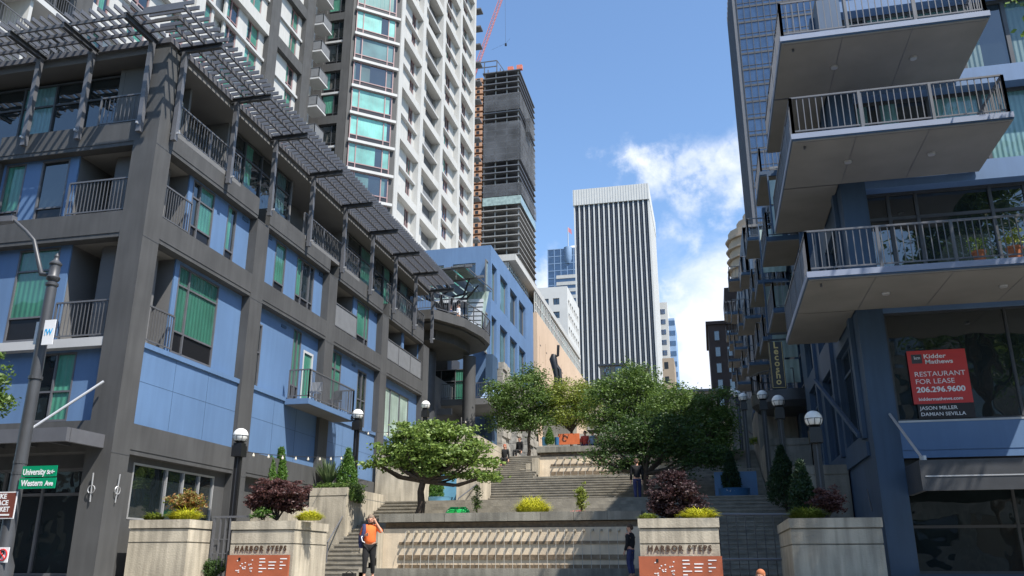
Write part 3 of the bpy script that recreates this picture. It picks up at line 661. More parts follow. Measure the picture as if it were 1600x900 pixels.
tag(m.build('sculpture'), 'tall slender black abstract sculpture in front of the peach wall', 'sculpture')

# ------------------------------------------------------------------ LEFT TOWERS
WT = thing('apartment_tower', 'tall white stucco apartment tower with dark grey grid rising behind the louvre canopy', 'building', (-32, 45, 10))
S1 = FR((-32, 0), (0, 1), (1, 0))
body = MB().box(-50, -32.9, 24, 62, 10, 66, WHITE); body.build('tower_core', WT, smooth=False)
fw_, fg, sl_, wa = MB(), MB(), MB(), MB()
for a, b in ((32.6, 34.2), (52.7, 54.1), (58.5, 60.0)): fg.fb(S1, a, b, -.9, .0, 10, 66, GRAY)
for a, b in ((43.2, 44.2),): fw_.fb(S1, a, b, -.9, -.03, 10, 66, WHITE)
z = 42.6-5.6*4
LV = []
while z < 66: LV.append(z); z += 5.6
for z in LV:
    fg.fb(S1, 54.1, 58.5, -.9, -.03, z-.55, z+.45, GRAY); fw_.fb(S1, 34.2, 43.2, -.9, -.05, z-.55, z+.45, WHITE); fw_.fb(S1, 44.2, 52.7, -.9, -.05, z-.55, z+.45, WHITE)
    fw_.fb(S1, 24, 32.6, -.9, .9, z-.2, z+.2, WHITE)
    zm = z+2.8
    for a, b in ((34.2, 43.2), (44.2, 52.7), (54.1, 58.5)): sl_.fb(S1, a, b, -.9, -.25, zm-.12, zm+.1, WHITEB)
    sl_.fb(S1, 24, 32.6, -.9, .9, zm-.15, zm+.15, WHITEB)
    for zz_, ze in ((z+.45, zm-.12), (zm+.1, z+5.05)):
        # white walls with windows
        for (a, b, wins) in ((54.1, 58.5, ((54.15, 54.55), (56.6, 57.9))), (44.2, 52.7, ((44.4, 45.6), (47.4, 48.9), (50.2, 51.9))), (34.2, 43.2, ((34.6, 35.9), (37.6, 39.2), (41.4, 42.9)))):
            hs = [(u0, u1, zz_, ze) for u0, u1 in wins]
            if b == 52.7: hs.append((45.9, 47.1, zz_, ze))
            holes(wa, S1, a, b, zz_, ze, -.6, -.45, hs, WHITE)
            for u0, u1 in wins: window(WT, S1, u0, u1, zz_, ze, d=-.55, mull=((u0+(u1-u0)*.38),) if u1-u0 > .6 else (), pane=random.choice([[GREENC], [TEALC, GREENC], [GREENC, GLASS], [GREENC]]), frame=MAUVE, fw=.09, span=.45 if zz_ > zm else .25)
        wa.fb(S1, 24, 32.6, -.9, -.8, zz_, ze, GRAYL)
        window(WT, S1, 26, 27.2, zz_+.2, ze-.4, d=-.7, pane=GLASS, frame=WHITEB, fw=.08)
        wa.fb(S1, 29.5, 29.7, -.8, .7, zz_, ze, WHITE)
fg.each('grey_frame', WT); fw_.each('white_frame', WT); sl_.each('floor_edge', WT); wa.each('wall', WT)
for z in LV:
    for zz_ in (z, z+2.8): 
        railing(WT, [((-31.15, 24), (-31.15, 32.5))], zz_+.2, h=1.0, gap=.16) if zz_ < 40 else None
        bl = MB().fb(S1, 60.0, 61.8, -.5, .85, zz_-.1, zz_+.06, WHITEB).build('balcony', WT) 
        railing(bl, [((-32+.8, 60.05), (-32+.8, 61.75)), ((-32, 60.05), (-32+.8, 60.05))], zz_+.06, h=1.0, mesh=SCR)

W2 = thing('grid_tower', 'white grid-fronted tower with a teal glass bay on its chamfered grey corner', 'building', (-26, 66, 10))
S3 = FR((-26, 0), (0, 1), (1, 0)); F3 = FR((0, 63), (1, 0), (0, -1))
cu = Vector((3.6, 3.0)).normalized(); CH = FR((-29.75, 63), (cu.x, cu.y), (cu.y, -cu.x)); CL = math.hypot(3.75, 3.05)
m = MB().prism([(-50, 63.5), (-29.9, 63.5), (-27, 66.2), (-27, 92.6), (-50, 92.6)], 10, 84, WHITE); m.build('tower_core', W2, smooth=False)
fr_, wl2, se, gf = MB(), MB(), MB(), MB()
CU = [(66.05, 66.95), (72.3, 73.2), (79.0, 79.9), (85.7, 86.5), (92.0, 92.7)]
for a, b in CU: fr_.fb(S3, a, b, -1.1, 0, 10, 84, WHITE)
z = 34.6-5.5*4; BL = []
while z < 84: BL.append(z); z += 5.5
gf.fb(F3, -30.6, -29.8, -.5, .0, 10, 84, GRAY); gf.fb(F3, -50, -32.4, -.5, 0, 10, 84, GRAY)
for i, z in enumerate(BL):
    for (a, b), (c, d) in zip(CU, CU[1:]):
        fr_.fb(S3, b, c, -1.1, -.03, z-.45, z+.35, WHITE); se.fb(S3, b, c, -1.1, -.28, z+2.65, z+2.85, WHITEB)
    gf.fb(F3, -32.4, -30.6, -.5, -.02, z-.45, z+.35, GRAY); se.fb(F3, -32.4, -30.6, -.5, -.1, z+2.65, z+2.85, WHITEB)
    for zz_, ze in ((z+.35, z+2.65), (z+2.85, z+5.05)):
        for k, ((_, a), (c, _2)) in enumerate(zip(CU, CU[1:])):
            w_ = c-a
            if k == 0: wins = ((a+.35, a+1.35), (a+3.5, a+4.7)); rec = None
            elif k == 1: wins = ((a+.3, a+1.6),); rec = (a+2.3, c-.05)
            elif k == 2: wins = ((a+2.2, a+3.9),); rec = (a+.1, a+1.6)
            else: wins = ((a+2.3, a+3.9),); rec = (a+.1, a+1.5)
            hs = [(u0, u1, zz_, ze) for u0, u1 in wins]+([(rec[0], rec[1], zz_, ze)] if rec else [])
            holes(wl2, S3, a, c, zz_, ze, -.75, -.6, hs, WHITE)
            if rec: wl2.fb(S3, rec[0], rec[1], -1.0, -.98, zz_, ze, STEELM); wl2.fb(S3, rec[0], rec[1], -.7, -.66, zz_, zz_+1.0, SCR)
            if z > 25:
                for u0, u1 in wins: window(W2, S3, u0, u1, zz_, ze, d=-.7, mull=((u0+u1)/2,), pane=random.choice([[GREENC, GLASS], [GLASS], [GLASS, GREENC], [GLASS, GLASS]]), frame=MAUVE, fw=.09, span=.4)
        if z > 20: window(W2, F3, -32.35, -30.65, zz_, ze, d=-.3, mull=(-31.2,), pane=[random.choice([GREENC, TEALC, GLASS]), GLASS], frame=STEEL, fw=.07, span=.35, limit=400)
z = 46.15-2.78*12; gb = []
gf.fb(CH, -.0, .3, -.3, .0, 10, 84, GRAY); gf.fb(CH, CL-.55, CL-.02, -.3, .0, 10, 84, GRAY); gf.fb(CH, .3, CL-.55, -.5, -.2, 10, 84, STEEL)
while z < 84:
    se.fb(CH, .25, CL-.2, -.2, .35, z-.12, z+.14, WHITEB)
    if z > 20: window(W2, CH, .35, CL-.6, z+.14, z+2.66, d=.1, mull=(1.05, CL-1.3), pane=[random.choice([TEALC, TEALC, TEALD])]*3, frame=MAUVE, fw=.09, span=.5, limit=400)
    z += 2.78
for mb_, nm in ((fr_, 'white_grid'), (gf, 'grey_frame')): mb_.build(nm, W2, smooth=False)
se.each('floor_edge', W2); wl2.each('wall', W2)
sb = MB()
for i in range(24): sb.box(-26.9, -25.4, 92.75, 94, 20+i*2.75, 20.2+i*2.75, STEELM)
sb.box(-28, -26.5, 92.7, 94, 10, 84, GLASSB); sb.each('far_balcony', W2)

# ------------------------------------------------------------------ tower under construction + crane
K = 400/250.
c0 = onD(745, 108, 400); c1 = onD(808, 310, 400)
K1 = thing('unfinished_tower', 'half-built high-rise with bare floor slabs, dark netting and orange hoist bays', 'building', (c1.x, c1.y, 20))
xL, xR, yF, yBk = c0.x-6, c1.x+1.0, c1.y, c1.y+42
zt = onD(790, 108, 400).z
m = MB(); nf = 0; z = zt
mid = onD(800, 310, 400).z
fl = MB(); cl_ = MB(); scr = MB()
while z > 40:
    fl.box(xL+8, xR+.5, yF, yBk, z-.45, z+.1, CSLAB if z < mid else STEELM); z -= 3.55; nf += 1
fl.each('floor_slab', K1)
for i in range(4):
    x = xL+9+(xR-xL-9.6)*i/3; cl_.box(x-.3, x+.3, yF+1.2, yF+1.8, 40, zt, CSLAB); cl_.box(x-.5, x+.5, yBk-2, yBk-1, 40, zt, CSLAB)
for i in range(1, 6): y = yF+(yBk-yF)*i/6; cl_.box(xR-1.8, xR-1.2, y, y+.6, 40, zt, CSLAB)
cl_.each('concrete_column', K1)
MB().box(xL+14, xR-9, yF+12, yBk-10, 40, zt-2, CSLAB).build('core', K1, smooth=False)
q = MB(); z = mid+6
for (a, b, e) in ((mid+2, mid+9, 1.2), (mid+22, mid+45, .8), (mid+52, mid+62, .6), (mid+75, zt-3, .5)): q.box(xL+9, xR+e, yF-.4, yF-.1, a, b, NET); q.box(xR+e, xR+e+.3, yF-.4, yBk-4, a, b, NET)
q.box(xR+1.2, xR+3.5, yF+12, yF+22, zt-32, zt-24, NET); q.each('netting', K1)
MB().box(xL+9, xR+.8, yF-.6, yF-.3, mid-3, mid+1.5, PALEC).box(xR+.8, xR+1.1, yF-.6, yBk-4, mid-3, mid+1.5, PALEC).build('green_netting', K1)
h = MB(); z = zt-4
while z > 40:
    h.box(xL, xL+8.2, yF-.2, yF+5, z-1.2, z+1.2, COPPER); 
    for k in (1.2, 5.0): h.box(xL+k, xL+k+1.6, yF-.3, yF-.2, z-.9, z+.8, BLACK)
    z -= 3.55
h.box(xL+2.6, xL+3.4, yF-1.6, yF-.8, 40, zt, STEEL).box(xL-1.4, xL-.6, yF-1.6, yF-.8, 40, zt-6, STEEL); h.each('hoist_bay', K1)
t_ = MB()
for x in (xL+1, xL+9, xL+16): t_.bar((x, yF, zt), (x, yF, zt+7), .5, .5, STEELM); t_.bar((x, yF+8, zt), (x, yF+8, zt+7), .5, .5, STEELM)
for zz_ in (3.5, 7): t_.bar((xL+1, yF, zt+zz_), (xL+16, yF, zt+zz_), .45, .45, STEELM)
t_.bar((xL+16, yF, zt+7), (xL+20, yF, zt), .4, .4, STEELM).box(xL+22, xL+25, yF, yF+2, zt, zt+2.2, CRANER).box(xL+27, xL+30, yF, yF+2, zt, zt+2.6, CRANER); t_.each('rooftop_steelwork', K1)
# crane jib
a = onD(738, 130, 405); b = onD(790, -16, 405); dr = (b-a).normalized(); up = Vector((0, 0, 1)); nrm = dr.cross(up).normalized(); nz = nrm.cross(dr)
m = MB(); Lc = (b-a).length; nb = 30; ch = [nrm*1.1, nrm*-1.1, nz*1.9]
for c in ch: m.bar(a+c, b+c, .22, .22, CRANER)
for i in range(nb):
    p0 = a+dr*(Lc*i/nb); p1 = a+dr*(Lc*(i+1)/nb)
    for j in range(3): m.bar(p0+ch[j], p1+ch[(j+1) % 3], .14, .14, CRANER)
m.tube([onD(768, 78, 405), onD(790, 68, 405), onD(797, 60, 405)], .05, BLACK, 5)
m.build
cr = thing('tower_crane', 'red lattice crane jib slanting above the half-built tower', 'crane', a)
m2 = MB(); m2.v, m2.f, m2.mi, m2.ms = m.v, m.f, m.mi, m.ms; m2.build('jib', cr, smooth=False)
MB().box(a.x-1.5, a.x+1.5, a.y-1, a.y+2, a.z-80, a.z+1, STEELM).build('mast', cr)
h0 = onD(790, 68, 405); MB().box(h0.x-.5, h0.x+.5, h0.y, h0.y+.8, h0.z-1.2, h0.z+.2, BLACK).tube([h0, onD(789, -16, 405)], .06, BLACK, 4).build('hook_block', cr)

# ------------------------------------------------------------------ far towers
ST = thing('striped_tower', 'tall white tower striped with dark vertical window bands under a blank white crown', 'building', (-30, 300, 20))
xa, xb, yf = -43.4, -15.3, 298; zt2 = 139.7; zc = 133.2
m = MB().box(xa+.3, xb-.3, yf+.8, yf+40, 15, zc, mat('bronze_dark_glass', (.022, .022, .03), .25, .2, .2))
for i in range(60):
    z = 20+i*3.7
    if z < zc: m.box(xa+.35, xb-.35, yf+.74, yf+.8, z, z+.5, SPAN)
m.build('window_bands', ST, smooth=False)
m = MB(); n = 15
for i in range(n+1):
    x = xa+(xb-xa)*i/n; m.box(x+.85, x+.97, yf+.6, yf+.79, 15, zc, STEELM) if i < n else None; m.box(x-.25, x+.25, yf+.3, yf+.8, 15, zc, OFFW)
for i in range(8): y = yf+2+i*5; m.box(xb-.35, xb+.35, y, y+3.4, 15, zc, OFFW)
m.each('white_pier', ST)
m = MB().box(xa-.45, xb+.45, yf, yf+41, zc, zt2, OFFW)
for i in range(29): x = xa+(xb-xa)*i/28; m.box(x-.1, x+.1, yf-.08, yf, zc, zt2, WHITEB)
m.box(xa+3, xa+10, yf+5, yf+15, zt2, zt2+1, STEELM).build('crown', ST, smooth=False)
# blue glass tower with domed top and flagpole mast
a = onD(856, 390, 420); b = onD(898, 390, 420); top = a.z
BT = thing('blue_glass_tower', 'blue glass office tower with white domed top and flagpole, left of the striped tower', 'building', (b.x, b.y, 20))
def glasstower(T, x0, x1, y0, y1, z0, z1, fl_, dx, gm, lm, lw=.5):
    MB().box(x0, x1, y0, y1, z0, z1, gm).build('curtain_wall', T, smooth=False)
    m = MB(); z = z0
    while z < z1: m.box(x0-.12, x1+.12, y0-.12, y1+.1, z, z+lw, lm); z += fl_
    m.each('floor_band', T); m = MB(); x = x0
    while x <= x1+.01: m.box(x-.15, x+.15, y0-.2, y0, z0, z1, lm); x += dx
    y = y0
    while y <= y1: m.box(x0-.2, x0, y-.15, y+.15, z0, z1, lm); m.box(x1, x1+.2, y-.15, y+.15, z0, z1, lm); y += dx
    m.build('mullions', T, smooth=False)
LB = mat('pale_blue_metal', (.2, .3, .45), .5, .05, .3)
glasstower(BT, a.x, b.x+25, a.y, a.y+35, 20, top, 4, 3.4, GLASSB, LB, .35)
dc = onD(885, 385, 430); m = MB().lathe((dc.x+4, dc.y+8, top), [(9, 0), (9, 3.5), (8, 5.5), (5, 7), (.5, 7.6)], WHITE, 24); m.build('domed_top', BT)
fp = onD(888, 388, 419); m = MB().tube([(fp.x, fp.y, fp.z-8), (fp.x, fp.y, fp.z+12)], .22, WHITEB, 6); m.lathe((fp.x, fp.y-1, fp.z-9), [(1.2, 0), (2.2, 2.5), (2.2, 9)], LB, 12); fo = m.build('flagpole', BT)
MB().poly([(fp.x, fp.y, fp.z+12), (fp.x+1.8, fp.y, fp.z+10.6), (fp.x+2.1, fp.y, fp.z+7.6), (fp.x, fp.y, fp.z+9.6)], [(0, 1, 2, 3)], FLAGR).build('flag', fo)
a2 = onD(870, 432, 410); m = MB()
for i in range(14): m.box(a2.x, b.x+4, a2.y-1.5, a2.y-1.2, a2.z-i*3.6-1.8, a2.z-i*3.6, WHITE)
m.box(a2.x, b.x+4, a2.y-1.2, a2.y+.5, 20, a2.z, GLASSB).build('white_banded_bay', BT, smooth=False)
# white building with square windows
a = onD(828, 450, 190); b = onD(886, 447, 190)
WB = thing('office_block', 'white stone office block with square dark windows in front of the striped tower', 'building', (b.x, b.y, 20))
FW = FR((0, b.y), (1, 0), (0, -1)); SW = FR((b.x, 0), (0, 1), (1, 0)); m = MB(); hs = []
z = b.z-4.4
while z > 25:
    x = b.x-1.9
    while x > a.x-12: hs.append((x-1.5, x, z, z+1.6)); x -= 2.55
    z -= 3.3
holes(m, FW, a.x-16, b.x, 18, b.z, -.5, 0, hs, OFFW); m.box(a.x-16, b.x, b.y+.5, b.y+18, b.z-.6, b.z-.02, OFFW)
hs2 = []
z = b.z-4.4
while z > 25:
    for k in range(6): hs2.append((b.y+1.5+k*2.8, b.y+3.2+k*2.8, z, z+1.6))
    z -= 3.3
holes(m, SW, b.y+.5, b.y+19, 18, b.z-.02, -.5, -.003, hs2, OFFW); m.build('wall', WB, smooth=False)
MB().box(a.x-16, b.x-.6, b.y+.8, b.y+18, 18, b.z-.7, STEEL).build('interior', WB)
for h_ in hs[:]:
    if h_[1] > a.x-6: window(WB, FW, *h_, d=-.35, mull=((h_[0]+h_[1])/2,), pane=GLASS, frame=STEEL, fw=.08)
for h_ in hs2: window(WB, SW, *h_, d=-.35, pane=GLASS, frame=STEEL, fw=.08)
# pale tower right of striped
a = onD(1026, 473, 340); b = onD(1046, 473, 340)
PT = thing('pale_tower', 'pale blue-white tower with banded windows peeking out right of the striped tower', 'building', (a.x, a.y, 20))
m = MB(); m.box(a.x-6, b.x-1, a.y, a.y+30, 20, a.z, OFFW).box(b.x-1, b.x+1.5, a.y+4, a.y+30, 20, a.z-6, LB).build('wall', PT, smooth=False)
m = MB()
for i in range(22): m.box(a.x-3, b.x-2, a.y-.1, a.y+.05, a.z-5-i*4.4, a.z-3-i*4.4, GLASSB); m.box(b.x-1, b.x+1.6, a.y+3.9, a.y+4.05, a.z-9-i*4.4, a.z-7-i*4.4, GLASSB)
m.each('window_band', PT)
# low old building in front, above the trees
a = onD(938, 562, 150); b = onD(990, 562, 150)
LBD = thing('low_building', 'low grey flat-roofed building just above the treetops at the foot of the striped tower', 'building', (a.x, a.y, 20))
m = MB().box(a.x, b.x-1, a.y, a.y+10, 18, a.z-1.2, CONCD).box(a.x-.4, b.x-.6, a.y-.4, a.y+10.4, a.z-1.2, a.z-.9, STEELM).box(a.x-10, b.x+14, a.y-3, a.y+10, 15, a.z-7, TAN).box(a.x-10.4, b.x+14.4, a.y-3.4, a.y-3, a.z-7.2, a.z-6.8, STEELM); m.build('wall', LBD, smooth=False)
FL_ = FR((0, a.y), (1, 0), (0, -1))
for i in range(3): window(LBD, FL_, a.x+.6+i*2.0, a.x+1.8+i*2.0, a.z-3, a.z-1.4, d=.06, pane=GLASS, frame=STEEL)
# tan building sliver + bridge deck at right of trees
a = onD(1035, 570, 170); b = onD(1045, 560, 170)
tb_ = MB().box(a.x, b.x+1, a.y, a.y+10, 15, b.z, TAN)
for i in range(6): tb_.box(a.x+.4, a.x+1.2, a.y-.03, a.y+.02, b.z-2.2-i*3, b.z-.8-i*3, SPAN)
tag(tb_.build('tan_building', smooth=False), 'narrow tan building edge just right of the striped tower foot', 'building')
# dark brick building
a = onD(1106, 508, 150); b = onD(1145, 505, 150)
DB = thing('brick_building', 'dark brick high-rise in shadow at the far end of the right-hand row', 'building', (a.x, a.y, 18))
m = MB().box(a.x, b.x+10, a.y, a.y+20, 15, a.z, BRICK).box(a.x-.4, b.x+10, a.y-.4, a.y+20, a.z, a.z+.6, BRICK).box(b.x-1.2, b.x+10, a.y-3, a.y+10, a.z+.0, a.z+6, BRICK); m.build('wall', DB, smooth=False)
FD = FR((0, a.y), (1, 0), (0, -1))
for i in range(7):
    for j in range(2): window(DB, FD, a.x+1+j*2.1, a.x+1.9+j*2.1, a.z-3-i*3, a.z-1.2-i*3, d=.06, pane=GLASS, frame=STEELM, fw=.07)
# tan rounded tower
a = onD(1139, 352, 230)
TT = thing('tan_tower', 'tan residential tower with scalloped balconies behind the right-hand glass tower', 'building', (a.x+6, a.y, 20))
m = MB()
z = 20
while z < a.z: m.lathe((a.x+7, a.y+8, z), [(8.2, 0), (8.2, .5), (7.2, .52), (7.2, 3)], BRICK if z < a.z-18 else TAN, 14); z += 3.05
m.lathe((a.x+9, a.y+8, z), [(6.5, 0), (6.5, 3), (4.5, 3.1), (4.5, 5.5)], TAN, 14); m.build('wall', TT, smooth=False)
# right glass tower with fins
e0 = onD(1150, 0, 125)
GT = thing('finned_glass_tower', 'very tall dark blue glass tower with vertical fins on its edge, upper right', 'building', (e0.x, e0.y, 18))
xg = e0.x; yg = e0.y
MB().box(xg, xg+30, yg, yg+18, 15, 104, GLASSB).build('curtain_wall', GT)
m = MB(); z = 16
while z < 104: m.box(xg-.05, xg+30, yg-.1, yg, z, z+.35, STEEL).box(xg-.05, xg+30, yg-.06, yg, z+.9, z+1.0, STEEL).box(xg-.1, xg, yg, yg+22, z, z+.35, STEEL); z += 3.1
x = xg
while x < xg+30: m.box(x-.05, x+.05, yg-.14, yg-.1, 15, 104, STEEL); x += 1.1
m.build('floor_bands', GT, smooth=False)
m = MB()
for i in range(12): m.box(xg-.7, xg-.1, yg+i*1.55, yg+i*1.55+.22, 15, 104, STEELM)
m.each('fin', GT)

# ------------------------------------------------------------------ RIGHT near building
RB = thing('balcony_building', 'shade-darkened blue building on the right street corner with deep stacked balconies', 'building', (4.28, 24, 1.25))
RF = FR((0, 24), (1, 0), (0, -1)); RS = FR((4.28, 0), (0, 1), (-1, 0))
m = MB(); cm = MB(); m2_ = MB()
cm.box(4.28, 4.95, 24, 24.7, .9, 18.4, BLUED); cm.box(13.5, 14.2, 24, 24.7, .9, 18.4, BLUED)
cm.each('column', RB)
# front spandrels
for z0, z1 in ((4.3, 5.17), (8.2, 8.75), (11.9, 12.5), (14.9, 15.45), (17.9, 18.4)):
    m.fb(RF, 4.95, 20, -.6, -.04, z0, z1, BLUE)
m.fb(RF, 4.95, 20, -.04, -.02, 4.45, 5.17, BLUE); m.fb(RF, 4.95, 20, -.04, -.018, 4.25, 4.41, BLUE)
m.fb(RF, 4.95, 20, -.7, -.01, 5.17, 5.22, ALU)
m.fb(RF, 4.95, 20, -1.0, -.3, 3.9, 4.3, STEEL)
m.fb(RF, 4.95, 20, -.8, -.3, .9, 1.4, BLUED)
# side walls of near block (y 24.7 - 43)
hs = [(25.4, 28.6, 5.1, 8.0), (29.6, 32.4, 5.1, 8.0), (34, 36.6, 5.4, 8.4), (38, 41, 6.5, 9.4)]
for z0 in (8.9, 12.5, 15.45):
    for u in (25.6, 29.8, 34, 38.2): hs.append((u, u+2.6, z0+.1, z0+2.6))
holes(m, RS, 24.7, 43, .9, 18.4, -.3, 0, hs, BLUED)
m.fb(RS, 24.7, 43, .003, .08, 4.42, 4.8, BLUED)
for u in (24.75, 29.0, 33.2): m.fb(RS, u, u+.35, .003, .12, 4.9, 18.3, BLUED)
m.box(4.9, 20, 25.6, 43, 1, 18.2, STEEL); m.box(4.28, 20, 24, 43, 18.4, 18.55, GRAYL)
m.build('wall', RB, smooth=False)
for h_ in hs: window(RB, RS, *h_, d=-.2, mull=((h_[0]+h_[1])/2,), trans=(h_[3]-.7,), pane=GLASS if h_[2] < 12 else random.choice([TEALD, GLASS]), frame=BLUED, fw=.08)
# diagonal braces over lower side window
MB().bar((4.1, 25.0, 5.0), (4.1, 33, 8.2), .1, .12, BLUED).build('diagonal_brace', RB)
window(RB, RF, 4.97, 20, 5.22, 8.2, d=-.2, mull=(8.0, 11, 14, 17), pane=GLASS, frame=STEEL, fw=.06)
window(RB, RF, 4.97, 20, 8.75, 11.9, d=-.5, mull=(5.6, 6.35, 8.3, 9.2, 11, 13), trans=(11.1,), pane=GLASS, frame=STEEL, fw=.09)
window(RB, RF, 5.0, 20, 12.5, 14.9, d=-.5, mull=(5.7, 7.1, 8.5, 9.9, 11.4), pane=TEALD, frame=STEEL, fw=.11)
window(RB, RF, 5.0, 20, 15.45, 17.9, d=-.5, mull=(5.7, 7.0, 8.3, 9.6, 11), pane=[TEALD, TEALD, TEALD], frame=STEEL, fw=.11)
window(RB, RF, 4.97, 13.4, 1.4, 3.9, d=-.45, mull=(7.5, 10.4), trans=(2.55,), pane=GLASS, frame=STEEL, fw=.07)
window(RB, RF, 14.3, 20, 1.4, 3.9, d=-.45, mull=(17,), trans=(2.55,), pane=GLASS, frame=STEEL, fw=.07)
FASC = mat('pale_blue_fascia', (.24, .275, .36), .6, .06, 1)
def balcony(par, x0, x1, y0, y1, z, mt=FASC, th=.22, runs=None, rmesh=None, gap=.16, name='balcony'):
    b = MB(); b.box(x0+.03, x1-.03, y0+.03, y1-.03, z, z+.03, SOFFIT); b.box(x0+.015, x1-.015, y0+.015, y1, z+.03, z+.07, BLUED); b.box(x0, x1, y0, y1, z+.07, z+th, mt)
    if x1-x0 > 2:
        xm = x0+1.6
        while xm < x1-.3: b.box(xm-.008, xm+.008, y0+.05, y1-.05, z-.004, z+.001, STEELM); xm += 1.75
        for q in (.3, .7): b.lathe((x0+(x1-x0)*q, (y0+y1)/2, z-.05), [(.09, 0), (.1, .03), (.1, .05)], ALU, 14); 
        b.lathe((x0+.35, y0+.35, z-.09), [(.03, 0), (.03, .09)], STEELM, 8); b.box(x0+.1, x1-.1, y0+.1, y0+.115, z-.006, z+.001, STEELM)
    o = b.build(name, par, smooth=False)
    railing(o, runs or [((x0+.08, y1), (x0+.08, y0+.08)), ((x0+.08, y0+.08), (x1-.08, y0+.08)), ((x1-.08, y0+.08), (x1-.08, y1))], z+th, h=1.08, gap=gap, mesh=rmesh, every=1.75, post=.07, bar=.022, mt=RAILM)
    return o
rt1 = onY(1549, 28, 20.95).x; rt2 = onY(1586, 185, 20.95).x
balcony(RB, 2.7, 9.6, 20.95, 24-.02, 8.29)
balcony(RB, 2.7, rt2, 20.95, 24-.02, 12.1)
balcony(RB, 2.7, rt1, 20.95, 24-.02, 15.07)
for z in (8.29, 12.1, 15.07): balcony(RB, 2.7, 4.26, 24.0, 27.6, z, runs=[((2.78, 27.5), (2.78, 24)), ((4.2, 27.52), (2.78, 27.52))])
# railing corner joins, canopy
cp = MB().fb(RF, 5.0, 12, -.3, 1.5, 3.62, 3.72, STEEL).fb(RF, 4.95, 12.05, 1.5, 1.6, 3.3, 4.02, STEEL).fb(RF, 4.95, 5.05, 0, 1.5, 3.3, 4.02, STEEL).fb(RF, 5.05, 12, 1.6, 1.612, 3.62, 3.65, ALU)
cpo = cp.build('canopy', RB)
MB().tube([(5.1, 22.6, 4.05), (4.75, 23.95, 5.4)], .035, ALU, 8).lathe((5.1, 22.6, 4.0), [(.08, 0), (.08, .14)], ALU, 8).build('tie_rod', cpo)
# lease sign in the window
ls = thing('lease_sign', 'red restaurant-for-lease poster taped in the upstairs corner window', 'sign', (6.1, 24.3, 5.3))
sy0 = 24.12
MB().box(5.42, 6.87, sy0, sy0+.01, 5.66, 7.1, REDS).box(5.5, 6.87, sy0, sy0+.01, 5.27, 5.658, mat('sign_charcoal', (.02, .015, .015), .5)).box(5.52, 5.78, sy0-.004, sy0, 6.75, 7.0, STEEL).build('poster', ls)
def lt(s_, sz_, x, z, b=.0, xs=1.0): text('lettering', s_, sz_, (x, sy0-.008, z), (1, 0, 0), (0, 0, 1), SIGNW, ls, 'LEFT', .002, b, xs)
lt('km', .13, 5.58, 6.9); lt('Kidder', .16, 5.82, 6.93, .003, 1.25); lt('Mathews', .16, 5.84, 6.78, .003, 1.2)
lt('RESTAURANT', .185, 5.53, 6.45, 0, 1.1); lt('FOR LEASE', .185, 5.53, 6.25, 0, 1.1); lt('206.296.9600', .2, 5.53, 6.03, .006, 1.1); lt('kiddermathews.com', .12, 5.55, 5.78, .002, 1.1)
lt('JASON MILLER', .13, 5.55, 5.54, .001, 1.1); lt('DAMIAN SEVILLA', .13, 5.55, 5.38, .001, 1.1)
# hook ornament
tag(MB().tube([(4.25, 25.4, 3.0), (4.2, 25.4, 3.6)], .02, STEELM, 6).build('wall_hook'), 'slim dark hook fixed to the shaded side of the blue corner pillar', 'ornament')

# ------------------------------------------------------------------ RIGHT row of further buildings with balconies
R2 = thing('stepped_balcony_row', 'shade-darkened blue residential row with stacked small balconies along the shaded side of the steps', 'building', (4.3, 43, 5))
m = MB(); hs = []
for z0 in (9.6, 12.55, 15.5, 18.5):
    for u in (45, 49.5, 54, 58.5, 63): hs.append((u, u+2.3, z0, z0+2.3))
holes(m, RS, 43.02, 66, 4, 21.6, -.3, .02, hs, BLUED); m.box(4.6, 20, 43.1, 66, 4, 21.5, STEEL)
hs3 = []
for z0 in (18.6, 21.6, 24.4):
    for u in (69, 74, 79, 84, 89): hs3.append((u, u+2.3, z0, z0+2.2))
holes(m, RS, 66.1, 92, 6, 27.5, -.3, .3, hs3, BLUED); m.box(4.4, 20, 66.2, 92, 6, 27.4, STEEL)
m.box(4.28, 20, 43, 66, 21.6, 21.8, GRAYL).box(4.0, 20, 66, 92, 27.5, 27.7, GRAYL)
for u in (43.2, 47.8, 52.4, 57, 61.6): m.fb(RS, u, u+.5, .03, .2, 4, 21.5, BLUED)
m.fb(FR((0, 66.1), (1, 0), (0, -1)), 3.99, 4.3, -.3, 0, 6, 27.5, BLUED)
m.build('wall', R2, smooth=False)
for h_ in hs: window(R2, RS, *h_, d=-.1, mull=((h_[0]+h_[1])/2,), pane=random.choice([TEALD, GLASS, PALEC]), frame=BLUED, fw=.08)
for h_ in hs3: window(R2, RS, *h_, d=.1, mull=((h_[0]+h_[1])/2,), pane=random.choice([TEALD, GLASS]), frame=BLUED, fw=.08)
for (y0, zs_) in ((33.4, (11.0, 14.0, 16.9)), ):
    for z in zs_: balcony(RB, 2.9, 4.26, y0, y0+3.2, z, mt=BLUED, th=.22)
for (y0, zs_) in ((40.2, (11.6, 14.4)), (44.6, (9.5, 12.4, 15.4, 18.3)), (53.5, (10.4, 13.4, 16.4, 19.3)), (62.5, (12.2, 15.2, 18.4)), ): 
    for z in zs_: balcony(R2 if y0 > 43 else RB, 2.9, 4.2, y0, y0+3.0, z, mt=BLUED, th=.22, gap=.2)
for (y0, zs_) in ((70, (15.5, 18.4, 21.4, 24.3)), (80, (18.4, 21.4, 24.3)), (88, (21.5, 24.3, 26.6))):
    for z in zs_: balcony(R2, 2.75, 3.97, y0, y0+3.0, z, mt=BLUED, th=.25, gap=.25)
